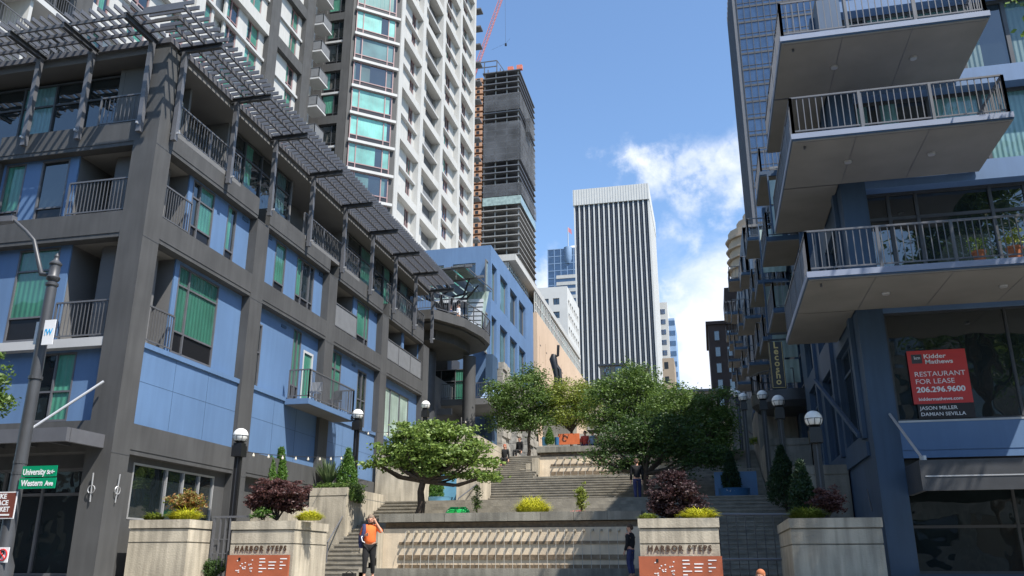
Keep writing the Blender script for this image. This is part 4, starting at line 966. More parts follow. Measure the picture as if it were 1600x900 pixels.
# glass sunshade panels beside balconies (frame the bays)
m = MB()
for y0, z in ((31.6, 14.0), (38.6, 11.7), (38.6, 14.6), (37.4, 9.0)):
    for k in range(2): m.box(3.2, 4.24, y0+1.4, y0+1.45, z+.3+k*1.15, z+1.35+k*1.15, PALEC)
    m.box(3.14, 3.2, y0+1.38, y0+1.47, z+.2, z+2.8, BLUED).box(3.2, 4.26, y0+1.38, y0+1.47, z+2.7, z+2.8, BLUED)
m.each('glass_side_screen', RB)
# round dark balcony above the shaded steps
m = MB().lathe((3.9, 40.5, 8.3), [(1.5, 0), (1.75, .25), (1.75, .75)], STEEL, 28); rb_ = m.build('round_balcony', RB)
railing(rb_, [((3.9+1.7*math.cos(a), 40.5+1.7*math.sin(a)), (3.9+1.7*math.cos(a+.5), 40.5+1.7*math.sin(a+.5))) for a in [R(100)+i*.5 for i in range(6)]], 9.05, h=.9, gap=.2, mt=STEEL)
# hanging vertical restaurant sign
p = onY(1211, 568, 31.5); p0 = onY(1200, 535, 31.5); p1 = onY(1222, 535, 31.5); zt_ = onY(1211, 534, 31.5).z; zb_ = onY(1211, 607, 31.5).z
hx0, hx1 = p0.x, p1.x
hs_ = thing('hanging_sign', 'tall narrow black hanging sign with gold vertical lettering on the shaded row', 'sign', (p.x, 31.5, zb_))
fr2 = MB().box(hx0, hx1, 31.5, 31.62, zb_, zt_, BLACK).box(hx0+.02, hx0+.035, 31.49, 31.5, zb_+.02, zt_-.02, BOOK).box(hx1-.035, hx1-.02, 31.49, 31.5, zb_+.02, zt_-.02, BOOK).box(hx0+.02, hx1-.02, 31.49, 31.499, zb_+.02, zb_+.035, BOOK).box(hx0, 4.2, 31.54, 31.58, zt_+.05, zt_+.12, BLACK).box(hx0, 4.2, 31.54, 31.58, zt_+.3, zt_+.35, BLACK)
fr2.build('sign_board', hs_, smooth=False)
for i, ch_ in enumerate('Lecosho'): text('lettering', ch_, .34, ((hx0+hx1)/2, 31.485, zt_-.14-i*(zt_-zb_-.25)/6.6), (1, 0, 0), (0, 0, 1), BOOK, hs_, bold=.008)


# ------------------------------------------------------------------ buildings across the street behind the camera (seen only in window reflections)
for (lab, x0, x1, y0, y1, h, mt_) in (('brown brick warehouse across the street behind the viewer, left of the street', -60, -9, -30, -4, 17, BRICK), ('grey concrete block across the street behind the viewer, right of the street', 9, 60, -30, -4, 15, CONCD)):
    t = thing('warehouse_building', lab, 'building', ((x0+x1)/2, y1, 0)); f = FR((0, y1), (1, 0), (0, 1)); m = MB(); hs = []
    for k in range(4):
        x = x0+2
        while x < x1-3: hs.append((x, x+2, 2+k*3.6, 4.2+k*3.6)); x += 3.4
    holes(m, f, x0, x1, -2, h, -.4, 0, hs, mt_); m.box(x0, x1, y0, y1-.41, -4, h-.1, mt_); m.build('wall', t, smooth=False)
    for q in hs: window(t, f, *q, d=-.3, pane=GLASS, frame=STEELM)

# ------------------------------------------------------------------ foliage
import numpy as np
rng = np.random.default_rng(5)
def leaves(name, parent, clumps, size, mt, per=60, sig=.22, flat=.6, droop=0., aspect=.5, up=.0):
    """clumps: centres (world); every clump is a loose spray of leaf-shaped faces"""
    c = np.array(clumps); n = len(c)*per
    ctr = np.repeat(c, per, 0) + rng.normal(0, 1, (n, 3))*np.array([sig, sig, sig*flat])
    d = rng.normal(0, 1, (n, 3)); d[:, 2] = d[:, 2]*.5-droop; d /= np.linalg.norm(d, axis=1, keepdims=True)
    w = rng.normal(0, 1, (n, 3)); w[:, 2] = w[:, 2]*.6+up; s = np.cross(d, w); s /= np.linalg.norm(s, axis=1, keepdims=True)
    L_ = size*rng.uniform(.45, 1.45, (n, 1))
    P = np.stack([ctr-d*L_*.5, ctr+s*L_*aspect*.5, ctr+d*L_*.5, ctr-s*L_*aspect*.5], 1)
    return quads(name, parent, P, mt)
def quads(name, parent, P, mt):
    n = len(P); o0 = np.zeros(3)
    if parent:
        q = parent
        while q.parent: q = q.parent
        o0 = np.array(q.location)
    me = bpy.data.meshes.new(name); me.vertices.add(4*n); me.vertices.foreach_set('co', (P-o0).reshape(-1).astype('f'))
    me.loops.add(4*n); me.loops.foreach_set('vertex_index', np.arange(4*n, dtype='i')); me.polygons.add(n)
    me.polygons.foreach_set('loop_start', np.arange(0, 4*n, 4, dtype='i')); me.materials.append(mt); me.update(calc_edges=True); me.validate()
    o = bpy.data.objects.new(name, me); COL.objects.link(o); o.parent = parent; return o
def B(px, py, y, rx, ry, dep=None):
    c = onY(px, py, y); k = (-c.x*math.sin(YAW)+c.y*math.cos(YAW))/1395.
    return (c, rx*k, (dep or (rx+ry)/2)*k, ry*k)
def sample(blobs, dens, shell=.3):
    dens *= 1.5
    out_ = []
    for (c, a, b, h) in blobs:
        n = max(4, int(dens*(a*b+a*h+b*h)*1.6))
        d = rng.normal(0, 1, (n, 3)); d /= np.linalg.norm(d, axis=1, keepdims=True); r = shell+(1-shell)*rng.random((n, 1))**.7
        out_.append(np.array(c)+d*r*np.array([a, b, h])*rng.uniform(.75, 1.3, (n, 1))**rng.choice([1, 1.6]))
    return np.concatenate(out_)
def tree(name, label, cat, base, fork, blobs, mt, dens=7, size=.1, per=60, sig=.2, flat=.55, tr=.09, group=None, dark=None, limbs=1):
    t = thing(name, label, cat, base, group); base = Vector(base); fork = Vector(fork)
    m = MB(); m.tube([base, base.lerp(fork, .3)+Vector((.04, 0, 0)), base.lerp(fork, .7)-Vector((.05, 0, 0)), fork], [tr*1.35, tr*1.05, tr*.9, tr*.85], BARK, 9)
    for (c, a, b, h) in blobs:
        c = Vector(c)
        for k in range(limbs+1):
            e = c+Vector((random.uniform(-.6, .6)*a, random.uniform(-.6, .6)*b, random.uniform(-.3, .5)*h)); mid = fork.lerp(e, .5)+Vector((random.uniform(-.15, .15), random.uniform(-.15, .15), -.1*abs(e.x-fork.x)))
            m.tube([fork, mid, e], [tr*.6, tr*.38, tr*.12], BARK, 6)
            for j in range(3):
                e2 = e+Vector((random.uniform(-1, 1)*a*.5, random.uniform(-1, 1)*b*.5, random.uniform(-.2, .8)*h*.5)); m.tube([mid.lerp(e, .6), e2], [tr*.18, tr*.05], BARK, 5)
    m.build('trunk', t)
    leaves('crown', t, sample(blobs, dens), size, mt, per, sig, flat, droop=.15)
    return t
# -- front maple on the fountain ledge
yT = 30.2; b0 = onY(655, 806, yT)
bl = [B(650, 678, yT, 50, 12), B(705, 676, yT, 44, 12), B(615, 700, yT, 40, 10), B(668, 700, yT, 55, 11), B(735, 698, yT, 34, 11), B(592, 722, yT, 28, 8), B(640, 728, yT, 40, 9), B(700, 722, yT, 45, 9), B(752, 722, yT, 26, 9), B(762, 745, yT, 32, 8), B(725, 742, yT, 28, 7), B(690, 664, yT, 28, 6), B(640, 665, yT, 24, 6), B(670, 712, yT, 60, 16), B(625, 712, yT, 34, 14), B(715, 708, yT, 36, 14), B(660, 688, yT, 50, 14), B(668, 735, yT, 34, 10)]
tree('maple_tree', 'low spreading green maple growing on the fountain ledge above the man on the phone', 'tree', b0, onY(661, 752, yT), bl, LF_MAPLE, dens=13, size=.14, per=34, sig=.15, flat=.4, tr=.135)
# -- two trees on the upper landing
yT = 49.0; b0 = onY(825, 694, yT); b0.z = ZL2
bl = [B(812, 610, yT, 42, 32), B(832, 590, yT, 22, 22), B(785, 638, yT, 30, 26), B(822, 645, yT, 38, 26), B(845, 625, yT, 22, 30), B(800, 662, yT, 30, 14), B(775, 615, yT, 22, 22), B(840, 660, yT, 26, 18)]
tree('leafy_tree', 'dark green round-crowned tree on the upper landing, left of the orange panel', 'tree', b0, onY(828, 672, yT), bl, LF_GREEN, dens=7, size=.13, per=60, sig=.22, tr=.1)
yT = 49.5; b0 = onY(893, 691, yT); b0.z = ZL2
bl = [B(885, 620, yT, 28, 26), B(905, 610, yT, 24, 24), B(915, 640, yT, 22, 24), B(872, 645, yT, 24, 22), B(895, 652, yT, 34, 18), B(925, 620, yT, 18, 22), B(866, 620, yT, 18, 24)]
tree('yellowish_tree', 'yellow-green tree directly behind the orange panel on the upper landing', 'tree', b0, onY(893, 675, yT), bl, LF_YEL, dens=7, size=.12, per=60, sig=.22, tr=.09)
# -- large trees in the middle and on the right
yT = 46.0
bl = [B(985, 590, yT, 34, 24), B(965, 620, yT, 34, 30), B(1010, 610, yT, 38, 32), B(945, 645, yT, 34, 34), B(995, 650, yT, 45, 30), B(935, 615, yT, 18, 22), B(1005, 580, yT, 14, 12)]
tree('leafy_tree', 'tallest green tree in the middle, its sunlit top against the striped tower', 'tree', (onY(985, 700, yT).x, yT, ZL2), onY(985, 680, yT), bl, LF_GREEN, dens=7, size=.13, per=62, sig=.24, tr=.13)
yT = 44.0
bl = [B(1060, 620, yT, 34, 22), B(1090, 628, yT, 30, 22), B(1045, 650, yT, 44, 28), B(1095, 660, yT, 34, 32), B(1120, 640, yT, 20, 26), B(1070, 690, yT, 50, 26), B(1115, 690, yT, 30, 40), B(1030, 635, yT, 30, 30), B(1020, 680, yT, 40, 26), B(1125, 615, yT, 16, 14), B(1130, 665, yT, 22, 30)]
tree('leafy_tree', 'wide half-shaded green tree between the tallest tree and the shaded balconies', 'tree', (onY(1065, 730, yT).x, yT, ZL2-.8), onY(1065, 705, yT), bl, LF_GREEN, dens=7, size=.125, per=62, sig=.24, tr=.12)
yT = 37.0; b0 = onY(1010, 790, yT); b0.z = ZL1
bl = [B(965, 690, yT, 34, 22), B(935, 715, yT, 24, 14), B(1000, 700, yT, 40, 26), B(1045, 690, yT, 40, 28), B(1080, 710, yT, 40, 26), B(975, 725, yT, 36, 14), B(1120, 715, yT, 28, 22), B(1000, 670, yT, 40, 20), B(1055, 665, yT, 40, 20)]
tree('leafy_tree', 'low dark tree at the shadow edge whose lower branches hang over the upper fountain', 'tree', b0, onY(1010, 740, yT), bl, LF_DARK, dens=8, size=.125, per=55, sig=.22, tr=.13)
# -- street tree peeping in at the left edge
yT = 12.5
bl = [B(-10, 600, yT, 30, 16), B(-5, 625, yT, 30, 15), B(-50, 600, yT, 50, 40), B(-60, 560, yT, 50, 40)]
c = onY(-70, 640, yT)
tree('street_tree', 'leafy branch tips poking in at the left edge below the white sign', 'tree', (c.x, yT, 1.2), c, bl, LF_GREEN, dens=60, size=.075, per=34, sig=.07, tr=.07)
# -- shrubs
def shrub(name, label, base, blobs, mt, size=.06, per=40, sig=.07, dens=60, group=None, stems=5, cat='shrub', flat=.6):
    t = thing(name, label, cat, base, group); m = MB(); base = Vector(base)
    for k in range(stems):
        c, a, b, h = blobs[k % len(blobs)]; e = Vector(c)+Vector((random.uniform(-.5, .5)*a, random.uniform(-.5, .5)*b, 0)); m.tube([base, base.lerp(e, .5), e], [.03, .02, .008], BARK, 5)
    m.build('stem', t); leaves('foliage', t, sample(blobs, dens), size, mt, per, sig, flat); return t
def conifer(label, px, pyb, pyt, y, rpx, mt=LF_CON, group='small conifers around the steps'):
    b = onY(px, pyb, y); tp = onY(px, pyt, y); k = (b-CAM).length/1395*1.0; h = tp.z-b.z; r = rpx*k*1.2
    t = thing('conifer', label, 'conifer', b, group); MB().tube([b, (b.x, b.y, tp.z-.1)], [.04, .008], BARK, 5).build('stem', t)
    n = int(900*h*max(.4, r))+200; z = rng.random(n)**.85; rad = r*np.minimum(1, (1-z)*1.5+.03)*np.sqrt(rng.uniform(.45, 1.1, n)); a = rng.uniform(0, 6.283, n)
    cl_ = np.stack([b.x+rad*np.cos(a), b.y+rad*np.sin(a), b.z+.03+z*h], 1); leaves('foliage', t, cl_, .09, mt, 14, .035, 1.2, droop=-.9, aspect=.3); return t
def grass(label, px, py, y, rpx, hpx, mt=LF_GRASS, n=500, name='ornamental_grass'):
    n = int(n*1.6); hpx *= 1.25
    c = onY(px, py, y); k = (c-CAM).length/1395; r = rpx*k; h = hpx*k; P = []
    for i in range(n):
        a = random.uniform(0, 6.283); q = r*.7*math.sqrt(random.random()); b = np.array([c.x+q*math.cos(a), c.y+q*.6*math.sin(a), c.z]); a2 = a+random.uniform(-.6, .6); o = np.array([math.cos(a2), math.sin(a2)*.8, 0]); hh = h*random.uniform(.5, 1.15)*(1.15-.75*(q/(r*.7))**2); w = np.array([-o[1], o[0], 0])*.012
        p1 = b+o*r*.12+[0, 0, hh*.75]; p2 = b+o*r*random.uniform(.25, .5)+[0, 0, hh*random.uniform(.5, 1.0)]
        P.append([b-w, b+w, p1+w, p1-w]); P.append([p1-w, p1+w, p2+w*.2, p2-w*.2])
    return tag(quads(name, None, np.array(P), mt), label, 'ornamental grass', 'grass clumps along the planters and ledge')

# -- tall street tree just outside the frame at right; its unseen crown is placed to shade the right planters
tb = Vector((10.2, 14.6, .6)); bl = [(Vector((x, y, z)), a, a, h) for (x, y, z, a, h) in ((9.6, 15, 11.5, 2.4, 2.0), (11.5, 14, 10, 2.4, 2.2), (10.2, 14.6, 13.6, 2.0, 1.6), (9.9, 16.9, 15.6, 2.3, 2.2), (9.1, 16.4, 15.0, 1.4, 1.5), (9.8, 18.2, 14.6, 1.7, 1.6))]
tree('street_tree', 'tall street tree at the right-hand kerb, out of the picture, shading the right planters', 'tree', tb, (10.1, 14.6, 7.2), bl, LF_GREEN, dens=3.0, size=.22, per=48, sig=.3, tr=.2)

# -- dry leaves lying on the treads, ledges and pavement
n = 900; P = []
for i in range(n):
    r_ = random.random()
    if r_ < .35: c = (random.uniform(-13, 3), random.uniform(22, 26.4), 1.256)
    elif r_ < .6: k_ = random.randrange(n1); c = (random.choice((random.uniform(-13, FX0-.1), random.uniform(FX1+.1, 2.5))), 26.6+k_*.39+random.uniform(.05, .36), 1.25+(k_+1)*RISE+.006)
    elif r_ < .8: c = (random.uniform(-14, 4), random.uniform(yA+.1, 37.8), ZL1+.005)
    else: c = (random.uniform(FX0, FX1), random.uniform(29, 30.6), 3.326)
    a_ = random.uniform(0, 6.28); q = .035; u_ = np.array([math.cos(a_), math.sin(a_), .15])*q; w_ = np.array([-math.sin(a_), math.cos(a_), .1])*q*.6; c = np.array(c); P.append([c-u_, c+w_, c+u_, c-w_])
tag(quads('fallen_leaves', None, np.array(P), leafmat('dry_leaf', (.12, .08, .03), (.3, .22, .08))), kind='stuff', label='dry fallen leaves scattered over the steps and pavement')

# ------------------------------------------------------------------ planters at the pavement
def planter(label, x0, x1, y0, y1, ztop=2.66, z0=1.2, label_=None, group='concrete planters along the pavement'):
    t = thing('planter', label, 'planter', ((x0+x1)/2, y0, z0), group); m = MB(); e = .03
    zs_ = [(z0, ztop-.74, 0), (ztop-.72, ztop-.53, .0), (ztop-.51, ztop-.2, 0), (ztop-.18, ztop, -.03)]
    for a, b, q in ((z0, ztop-.56, 0), (ztop-.53, ztop-.23, 0), (ztop-.2, ztop, .025)):
        m.box(x0-q, x1+q, y0-q, y0+.18, a, b, CONC).box(x0-q, x1+q, y1-.18, y1+q, a, b, CONC).box(x0-q, x0+.18, y0+.18, y1-.18, a, b, CONC).box(x1-.18, x1+q, y0+.18, y1-.18, a, b, CONC)
    m.box(x0+.02, x1-.02, y0+.02, y1-.02, z0, ztop-.12, CONCD); m.build('wall', t, smooth=False)
    MB().box(x0+.17, x1-.17, y0+.17, y1-.17, ztop-.12, ztop-.05, SOIL).build('soil', t); return t
planter('leftmost tan concrete planter, blank, holding the red-tipped shrub', -14.38, -12.72, 19.6, 20.7, 2.7)
PB = planter('tan planter with stair name letters and red panel under the left dark red maple', -11.76, -10.05, 20.0, 21.9)
PC = planter('tan concrete planter with stair name letters and red panel, right of the fountain', -1.62, .12, 20.0, 22.0, 2.61)
planter('stained grey planter against the blue corner pillar at right', 1.64, 3.5, 20.0, 23.6, 2.58)
for (t, xa_, xb_, w) in ((PB, -11.7, -10.15, 0), (PC, -1.6, .1, 1)):
    xc = (xa_+xb_)/2; text('lettering', 'HARBOR STEPS', .17, (xc, 19.985, 2.0 if not w else 1.96), (1, 0, 0), (0, 0, 1), mat('bronze_letter', (.06, .03, .015), .5), t, 'CENTER', .005, .006, .92, 1.38)
    top = 1.85 if not w else 1.8
    m = MB().box(xa_-.05, xb_+.05, 19.9, 19.96, 1.27, top, REDP); p = m.build('directory_panel', t)
    k = MB(); rr = random.Random(3)
    for col_, x in enumerate((xc+.05, xc+.3, xc+.6)):
        for r_ in range(5):
            if rr.random() < .8: zz_ = top-.1-r_*.075; k.box(x, x+rr.uniform(.06, .22), 19.893, 19.9, zz_, zz_+.022, SIGNW)
    for _ in range(22):
        x = xc-.6+rr.random()*.45; z = top-.1-rr.random()*.32; k.box(x, x+.03, 19.893, 19.9, z, z+.022, SIGNW)
    k.box(xc-.52, xc-.47, 19.892, 19.9, top-.13, top-.06, BLACK); k.build('panel_print', p, smooth=False)
# other containers with plants
yE = 29.9
def glaze(label, px0, px1, py0, py1, y, mt=POTB, dep=.7):
    a = onY(px0, py1, y); b = onY(px1, py0, y); m = MB()
    m.lathe(((a.x+b.x)/2, y+dep/2, a.z), [((b.x-a.x)*.46, 0), ((b.x-a.x)*.5, (b.z-a.z)*.85), ((b.x-a.x)*.52, b.z-a.z), ((b.x-a.x)*.44, b.z-a.z), ((b.x-a.x)*.42, (b.z-a.z)*.8)], mt, 22)
    return tag(m.build('plant_pot'), label, 'plant pot', 'blue glazed plant pots')
glaze('wide pale blue pot at the top of the first flight, behind the maple trunk', 664, 703, 776, 787, 37.2)
glaze('pale blue tall pot on the upper landing, left of the small conifer', 845, 853, 682, 695, 48.3, POTB)
glaze('deep blue tall pot on the upper landing, beside the orange panel', 865, 872, 682, 694, 48.3, POTD)
glaze('big blue-green pot in the shade on the right, under the slim conifer', 1124, 1172, 762, 778, 36.0, POTD)
m = MB(); a = onY(1118, 775, 36.6); b = onY(1182, 735, 36.6); m.box(a.x, b.x, 36.9, 37.0, a.z-.3, b.z, POTD); tag(m.build('blue_screen'), 'blue painted screen behind the shaded slim conifer on the right', 'screen')
m = MB(); a = onY(703, 785, 39.0); b = onY(722, 740, 39.0); m.box(a.x-.9, b.x, 39.0, 39.1, a.z-.3, b.z, POTB); tag(m.build('blue_screen'), 'blue painted screen behind the maple trunk between the pale walls', 'screen')
# plants
yA_ = 20.15
grass('bright yellow grass clump under the red-tipped shrub on the leftmost planter', 288, 812, yA_, 32, 14); grass('duller olive-yellow grass tuft at the left end of the leftmost planter', 240, 812, yA_, 20, 9, LF_YEL, 260)
shrub('red_tipped_shrub', 'rounded shrub with orange-red tips on the leftmost planter', onY(290, 812, yA_+.2), [B(290, 787, yA_+.2, 26, 17), B(297, 779, yA_+.2, 16, 9)], LF_REDG, .07, 40, .06, 90)
yB_ = 20.9
shrub('red_maple', 'dark red lace-leaf maple on the planter with letters at left', onY(433, 812, yB_), [B(433, 768, yB_, 44, 15), B(408, 780, yB_, 26, 12), B(460, 775, yB_, 27, 13), B(432, 756, yB_, 24, 8), B(402, 792, yB_, 18, 9), B(455, 792, yB_, 22, 9), B(430, 788, yB_, 22, 9)], LF_RED, .07, 42, .06, 80, stems=9, flat=.35, cat='red maple')
grass('bright yellow grass clump at the right corner of the left lettered planter', 483, 813, 20.5, 26, 12)
shrub('green_shrub', 'small round green shrub under the left dark red maple', onY(410, 812, 20.6), [B(410, 802, 20.6, 16, 8)], LF_CON, .05, 30, .04, 120)
y_ = 27.0
conifer('taller of the two bright conifers behind the left dark red maple', 433, 790, 703, y_+.6, 10); conifer('shorter bushy bright conifer behind the left dark red maple', 417, 790, 718, y_, 13)
m = MB(); a = onY(400, 790, y_-.4); b = onY(450, 790, y_-.4); 
tag(MB().box(a.x-.2, b.x+.2, y_-.7, y_+1.4, 1.2, a.z+.02, CONC).build('planter_box'), 'plain concrete planter box under the two bright conifers', 'planter')
y_ = 30.6
conifer('slim bright conifer standing in the clipped hedge left of the tall dark lamp', 541, 770, 704, y_+.3, 13)
tt = thing('clipped_hedge', 'box-clipped green hedge on the wall beside the first flight of steps', 'hedge', onY(518, 782, y_)); a = onY(489, 782, y_-.5); b = onY(553, 755, y_-.5)
n = 1500; cl_ = np.stack([rng.uniform(a.x, b.x, n), rng.uniform(y_-.55, y_+.6, n), rng.uniform(a.z, b.z, n)], 1); leaves('foliage', tt, cl_, .06, LF_GREEN, 16, .04, 1); MB().box(a.x+.08, b.x-.08, y_-.45, y_+.5, a.z, b.z-.08, mat('hedge_twigs', (.02, .03, .01), .95)).build('stem', tt)
P_ = []
c = onY(512, 757, y_)
for i in range(150):
    ang = random.uniform(0, 6.283); tl = random.uniform(.2, .95); ln = random.uniform(.7, 1.25); o = np.array([math.cos(ang), math.sin(ang), 0]); b_0 = np.array(c)+o*.08; p2 = b_0+o*ln*tl*.6+[0, 0, ln*(1-tl*.45)]; w = np.array([-o[1], o[0], 0])*.035; md = (b_0+p2)/2+[0, 0, .05]; P_ += [[b_0-w, b_0+w, md+w, md-w], [md-w, md+w, p2+w*.1, p2-w*.1]]
tag(quads('spiky_plant', None, np.array(P_), LF_YUC), 'spiky sword-leaved plant rising out of the clipped hedge', 'plant')
grass('big bright yellow grass mound on the fountain ledge, centre', 832, 803, 30.2, 34, 22, LF_GRASS, 800)
shrub('young_shrub', 'small upright yellow-green shrub on the fountain ledge near the shadow edge', onY(909, 803, 30.3), [B(908, 765, 30.3, 6, 8), B(910, 785, 30.3, 7, 12), B(907, 775, 30.3, 8, 6)], LF_YEL, .06, 30, .05, 110)
shrub('flower_bed', 'low pink flowers at the foot of the small upright shrub', onY(905, 803, 30.1), [B(905, 801, 30.1, 14, 2)], LF_FLOW, .05, 18, .03, 260, cat='flowers')
shrub('thin_plant', 'thin reedy plant on the fountain ledge to the right of the maple trunk', onY(745, 803, 30.3), [B(745, 785, 30.3, 7, 14), B(746, 765, 30.3, 5, 9)], LF_GREEN, .07, 16, .06, 70)
shrub('round_bush', 'round green bush on the pavement between the two left planters', onY(335, 905, 20.6), [B(335, 888, 20.6, 19, 15)], LF_DARK, .05, 34, .05, 150)
conifer('small conifer on the first landing behind the maple trunk', 680, 778, 735, 37.5, 10)
shrub('flower_bed', 'white flowers in the wide pale blue pot behind the maple trunk', onY(672, 777, 37.4), [B(672, 774, 37.4, 8, 4)], LF_WFL, .06, 20, .04, 150, cat='flowers')
conifer('little conifer on the upper landing left of the orange panel', 859, 694, 670, 48.4, 5)
conifer('slim dark conifer rising from the shaded blue pot on the right', 1144, 768, 708, 36.3, 11, LF_COND)
shrub('flower_bed', 'white flowers at the foot of the shaded slim conifer', onY(1141, 768, 35.9), [B(1141, 767, 35.9, 8, 3)], LF_WFL, .06, 18, .04, 160, cat='flowers')
yC_ = 21.0
shrub('red_maple', 'large shade-darkened red maple on the planter right of the fountain', onY(1050, 812, yC_), [B(1052, 764, yC_, 34, 18), B(1030, 782, yC_, 20, 16), B(1078, 782, yC_, 20, 16), B(1052, 745, yC_, 22, 9), B(1050, 798, yC_, 32, 9)], leafmat('leaf_red_shade_dark', (.025, .012, .014), (.075, .035, .035)), .075, 44, .07, 60, stems=9, cat='red maple')  # leaf colour darkened to stand in for shade on this maple
grass('bright yellow grass draped over the edge of the planter right of the fountain', 1092, 810, 20.35, 34, 13); grass('small dark-yellow grass tuft at the left edge of the planter right of the fountain', 1012, 812, 20.3, 18, 9, LF_YEL, 220)
grass('yellow-green grass on the stained planter by the blue pillar', 1262, 810, 20.5, 34, 14, LF_YEL, 500)
conifer('tall dark conifer on the stained planter, nearer the pale lamp', 1258, 808, 725, 22.2, 15, LF_COND); conifer('rounded dark conifer left of the tall one on the shaded wall', 1228, 790, 700, 29.5, 20, LF_COND)
shrub('reddish_shrub', 'dull reddish shrub against the blue pillar on the stained planter', onY(1295, 808, 21.6), [B(1294, 782, 21.6, 26, 20)], LF_RED, .07, 36, .06, 80)
shrub('ledge_plants', 'strip of yellow-green plants on top of the shaded wall below the balconies', onY(1190, 690, 44), [B(1185, 688, 44, 18, 4), B(1148, 655, 60, 8, 4)], LF_YEL, .1, 24, .08, 40)
# potted plants on the big balcony
for (lab, px, py, mt_, s_) in (('terracotta pot with a spindly plant on the lowest big balcony', 1534, 418, LF_MAPLE, 1), ('bushy light green plant at the right end of the lowest big balcony', 1590, 415, LF_YEL, 1.15)):
    c = onY(px, py, 21.4); c.z = 8.57; m = thing('potted_plant', lab, 'potted plant', c); MB().lathe(c, [(.11*s_, 0), (.15*s_, .25*s_), (.165*s_, .25*s_), (.165*s_, .3*s_)], TERRA, 18).build('pot', m)
    MB().tube([(c.x, c.y, c.z+.2), (c.x+.05, c.y, c.z+.6*s_)], .012, BARK, 5).build('stem', m); leaves('foliage', m, sample([(Vector((c.x, c.y, c.z+.5*s_)), .22*s_, .2*s_, .2*s_)], 60), .07, mt_, 14, .05)

# ------------------------------------------------------------------ lamp posts
def lamp(label, c, H=3.75, group='globe lamp posts beside the steps'):
    gx, gy, gz = c; b = gz-H
    t = thing('lamp_post', label, 'lamp post', (gx, gy, b), group); m = MB()
    m.box(gx-.1, gx-.02, gy-.05, gy+.05, b, gz-.5, BLACK).box(gx+.02, gx+.1, gy-.05, gy+.05, b, gz-.5, BLACK); m.box(gx-.02, gx+.02, gy-.03, gy+.03, b, gz-.5, STEELM); m.build('post', t)
    MB().box(gx-.16, gx+.16, gy-.16, gy+.16, gz-.62, gz-.3, BLACK).box(gx-.13, gx+.13, gy-.13, gy+.13, gz-.3, gz-.22, BLACK).build('collar', t)
    pr = [(.225*math.sin(R(a)), -.225*math.cos(R(a))) for a in range(8, 173, 12)]; MB().lathe((gx, gy, gz), pr, GLOBE, 24).build('globe', t)
    cg = MB(); pr = [(.233*math.sin(R(a)), -.233*math.cos(R(a))) for a in (5, 20, 35, 47)]; cg.lathe((gx, gy, gz), pr, BLACK, 24)
    for k in range(8): a = k*math.pi/4; cg.tube([(gx+.235*math.sin(R(e))*math.cos(a), gy+.235*math.sin(R(e))*math.sin(a), gz-.235*math.cos(R(e))) for e in (45, 60, 75, 92)], .007, BLACK, 4)
    cg.tube([(gx+.235*math.cos(k*.4), gy+.235*math.sin(k*.4), gz) for k in range(17)], .008, BLACK, 4); cg.build('cage', t); return t
lamp('globe lamp nearest the left planters, its shadow falling on the grey wall', onY(376, 681, 23.0)); lamp('globe lamp beside the clipped hedge, halfway up the left wall', onY(559, 648, 31.6)); lamp('globe lamp in front of the dark blue shop sign', onY(665, 633, 40))
lamp('largest globe lamp on the right, in front of the blue corner pillar', onY(1271, 655, 23.4)); lamp('globe lamp under the gold-lettered hanging sign', onY(1216, 627, 30.8))
for (px, py, y, l_) in ((1191, 618, 37, 'globe lamp just left of the one under the gold-lettered sign'), (1161, 621, 43, 'globe lamp by the shaded round balcony, first of the distant three'), (1152, 616, 50, 'globe lamp in the middle of the distant three on the right'), (1145, 612, 58, 'farthest globe lamp, highest up the shaded right wall')): lamp(l_, onY(px, py, y))
# string lights
def cable(label, a, b, sag, nb):
    t = thing('string_lights', label, 'string lights', a); a = Vector(a); b = Vector(b); P = [a.lerp(b, i/16)+Vector((0, 0, -sag*4*(i/16)*(1-i/16))) for i in range(17)]
    MB().tube(P, .012, BLACK, 4).build('cable', t); 
    for i in range(nb):
        f_ = (i+.5)/nb; p = a.lerp(b, f_)+Vector((0, 0, -sag*4*f_*(1-f_))); MB().lathe((p.x, p.y, p.z-.13), [(.012, 0), (.04, .03), (.035, .07), (.018, .1), (.018, .13)], BULBM, 8).build('bulb', t)
cable('string of clear bulbs strung from the nearest left lamp to the hedge lamp', onY(384, 706, 23.1), onY(556, 712, 31.6), .1, 9)
cable('string of clear bulbs crossing above the maple toward the round column', onY(560, 662, 31.6)+Vector((0, 0, -.3)), onY(735, 655, 49.5), .3, 8)

# ------------------------------------------------------------------ hand rails
def rail(label, pts, post_z, r=.026):
    t = thing('handrail', label, 'handrail', pts[0], 'metal handrails on the steps'); MB().tube(pts, r, STEELM, 8).build('rail', t)
    for p, z in post_z: MB().tube([p, (p[0], p[1], z)], r*.9, STEELM, 7).build('post', t)
a = onY(465, 900, 22.2); b = onY(503, 853, 23.5); rail('handrail rising past the right side of the left lettered planter', [a, b, b+Vector((0, .15, -.12)), b+Vector((0, .05, -.25))], [(b, 1.2), (a, 1.2)], .035)
a = onY(512, 847, 27.6); b = onY(565, 756, 33.6); rail('long handrail up the left edge of the first flight', [a+Vector((0, -.3, 0)), a, b, b+Vector((-.25, .3, 0))], [(a, 1.7), (b, 4.1), (Vector(a).lerp(b, .5), 2.8)])
a = onY(716, 779, 36.9); b = onY(745, 757, 37.3); rail('short wall rail on the pale wall right of the maple trunk', [a+Vector((0, 0, -.12)), a, b], [], .03)
a = onY(1205, 745, 36.5); b = onY(1219, 800, 33.5); rail('shaded handrail near the big blue-green pot at right', [a, b], [(a, 3.6), (b, 2.5)])
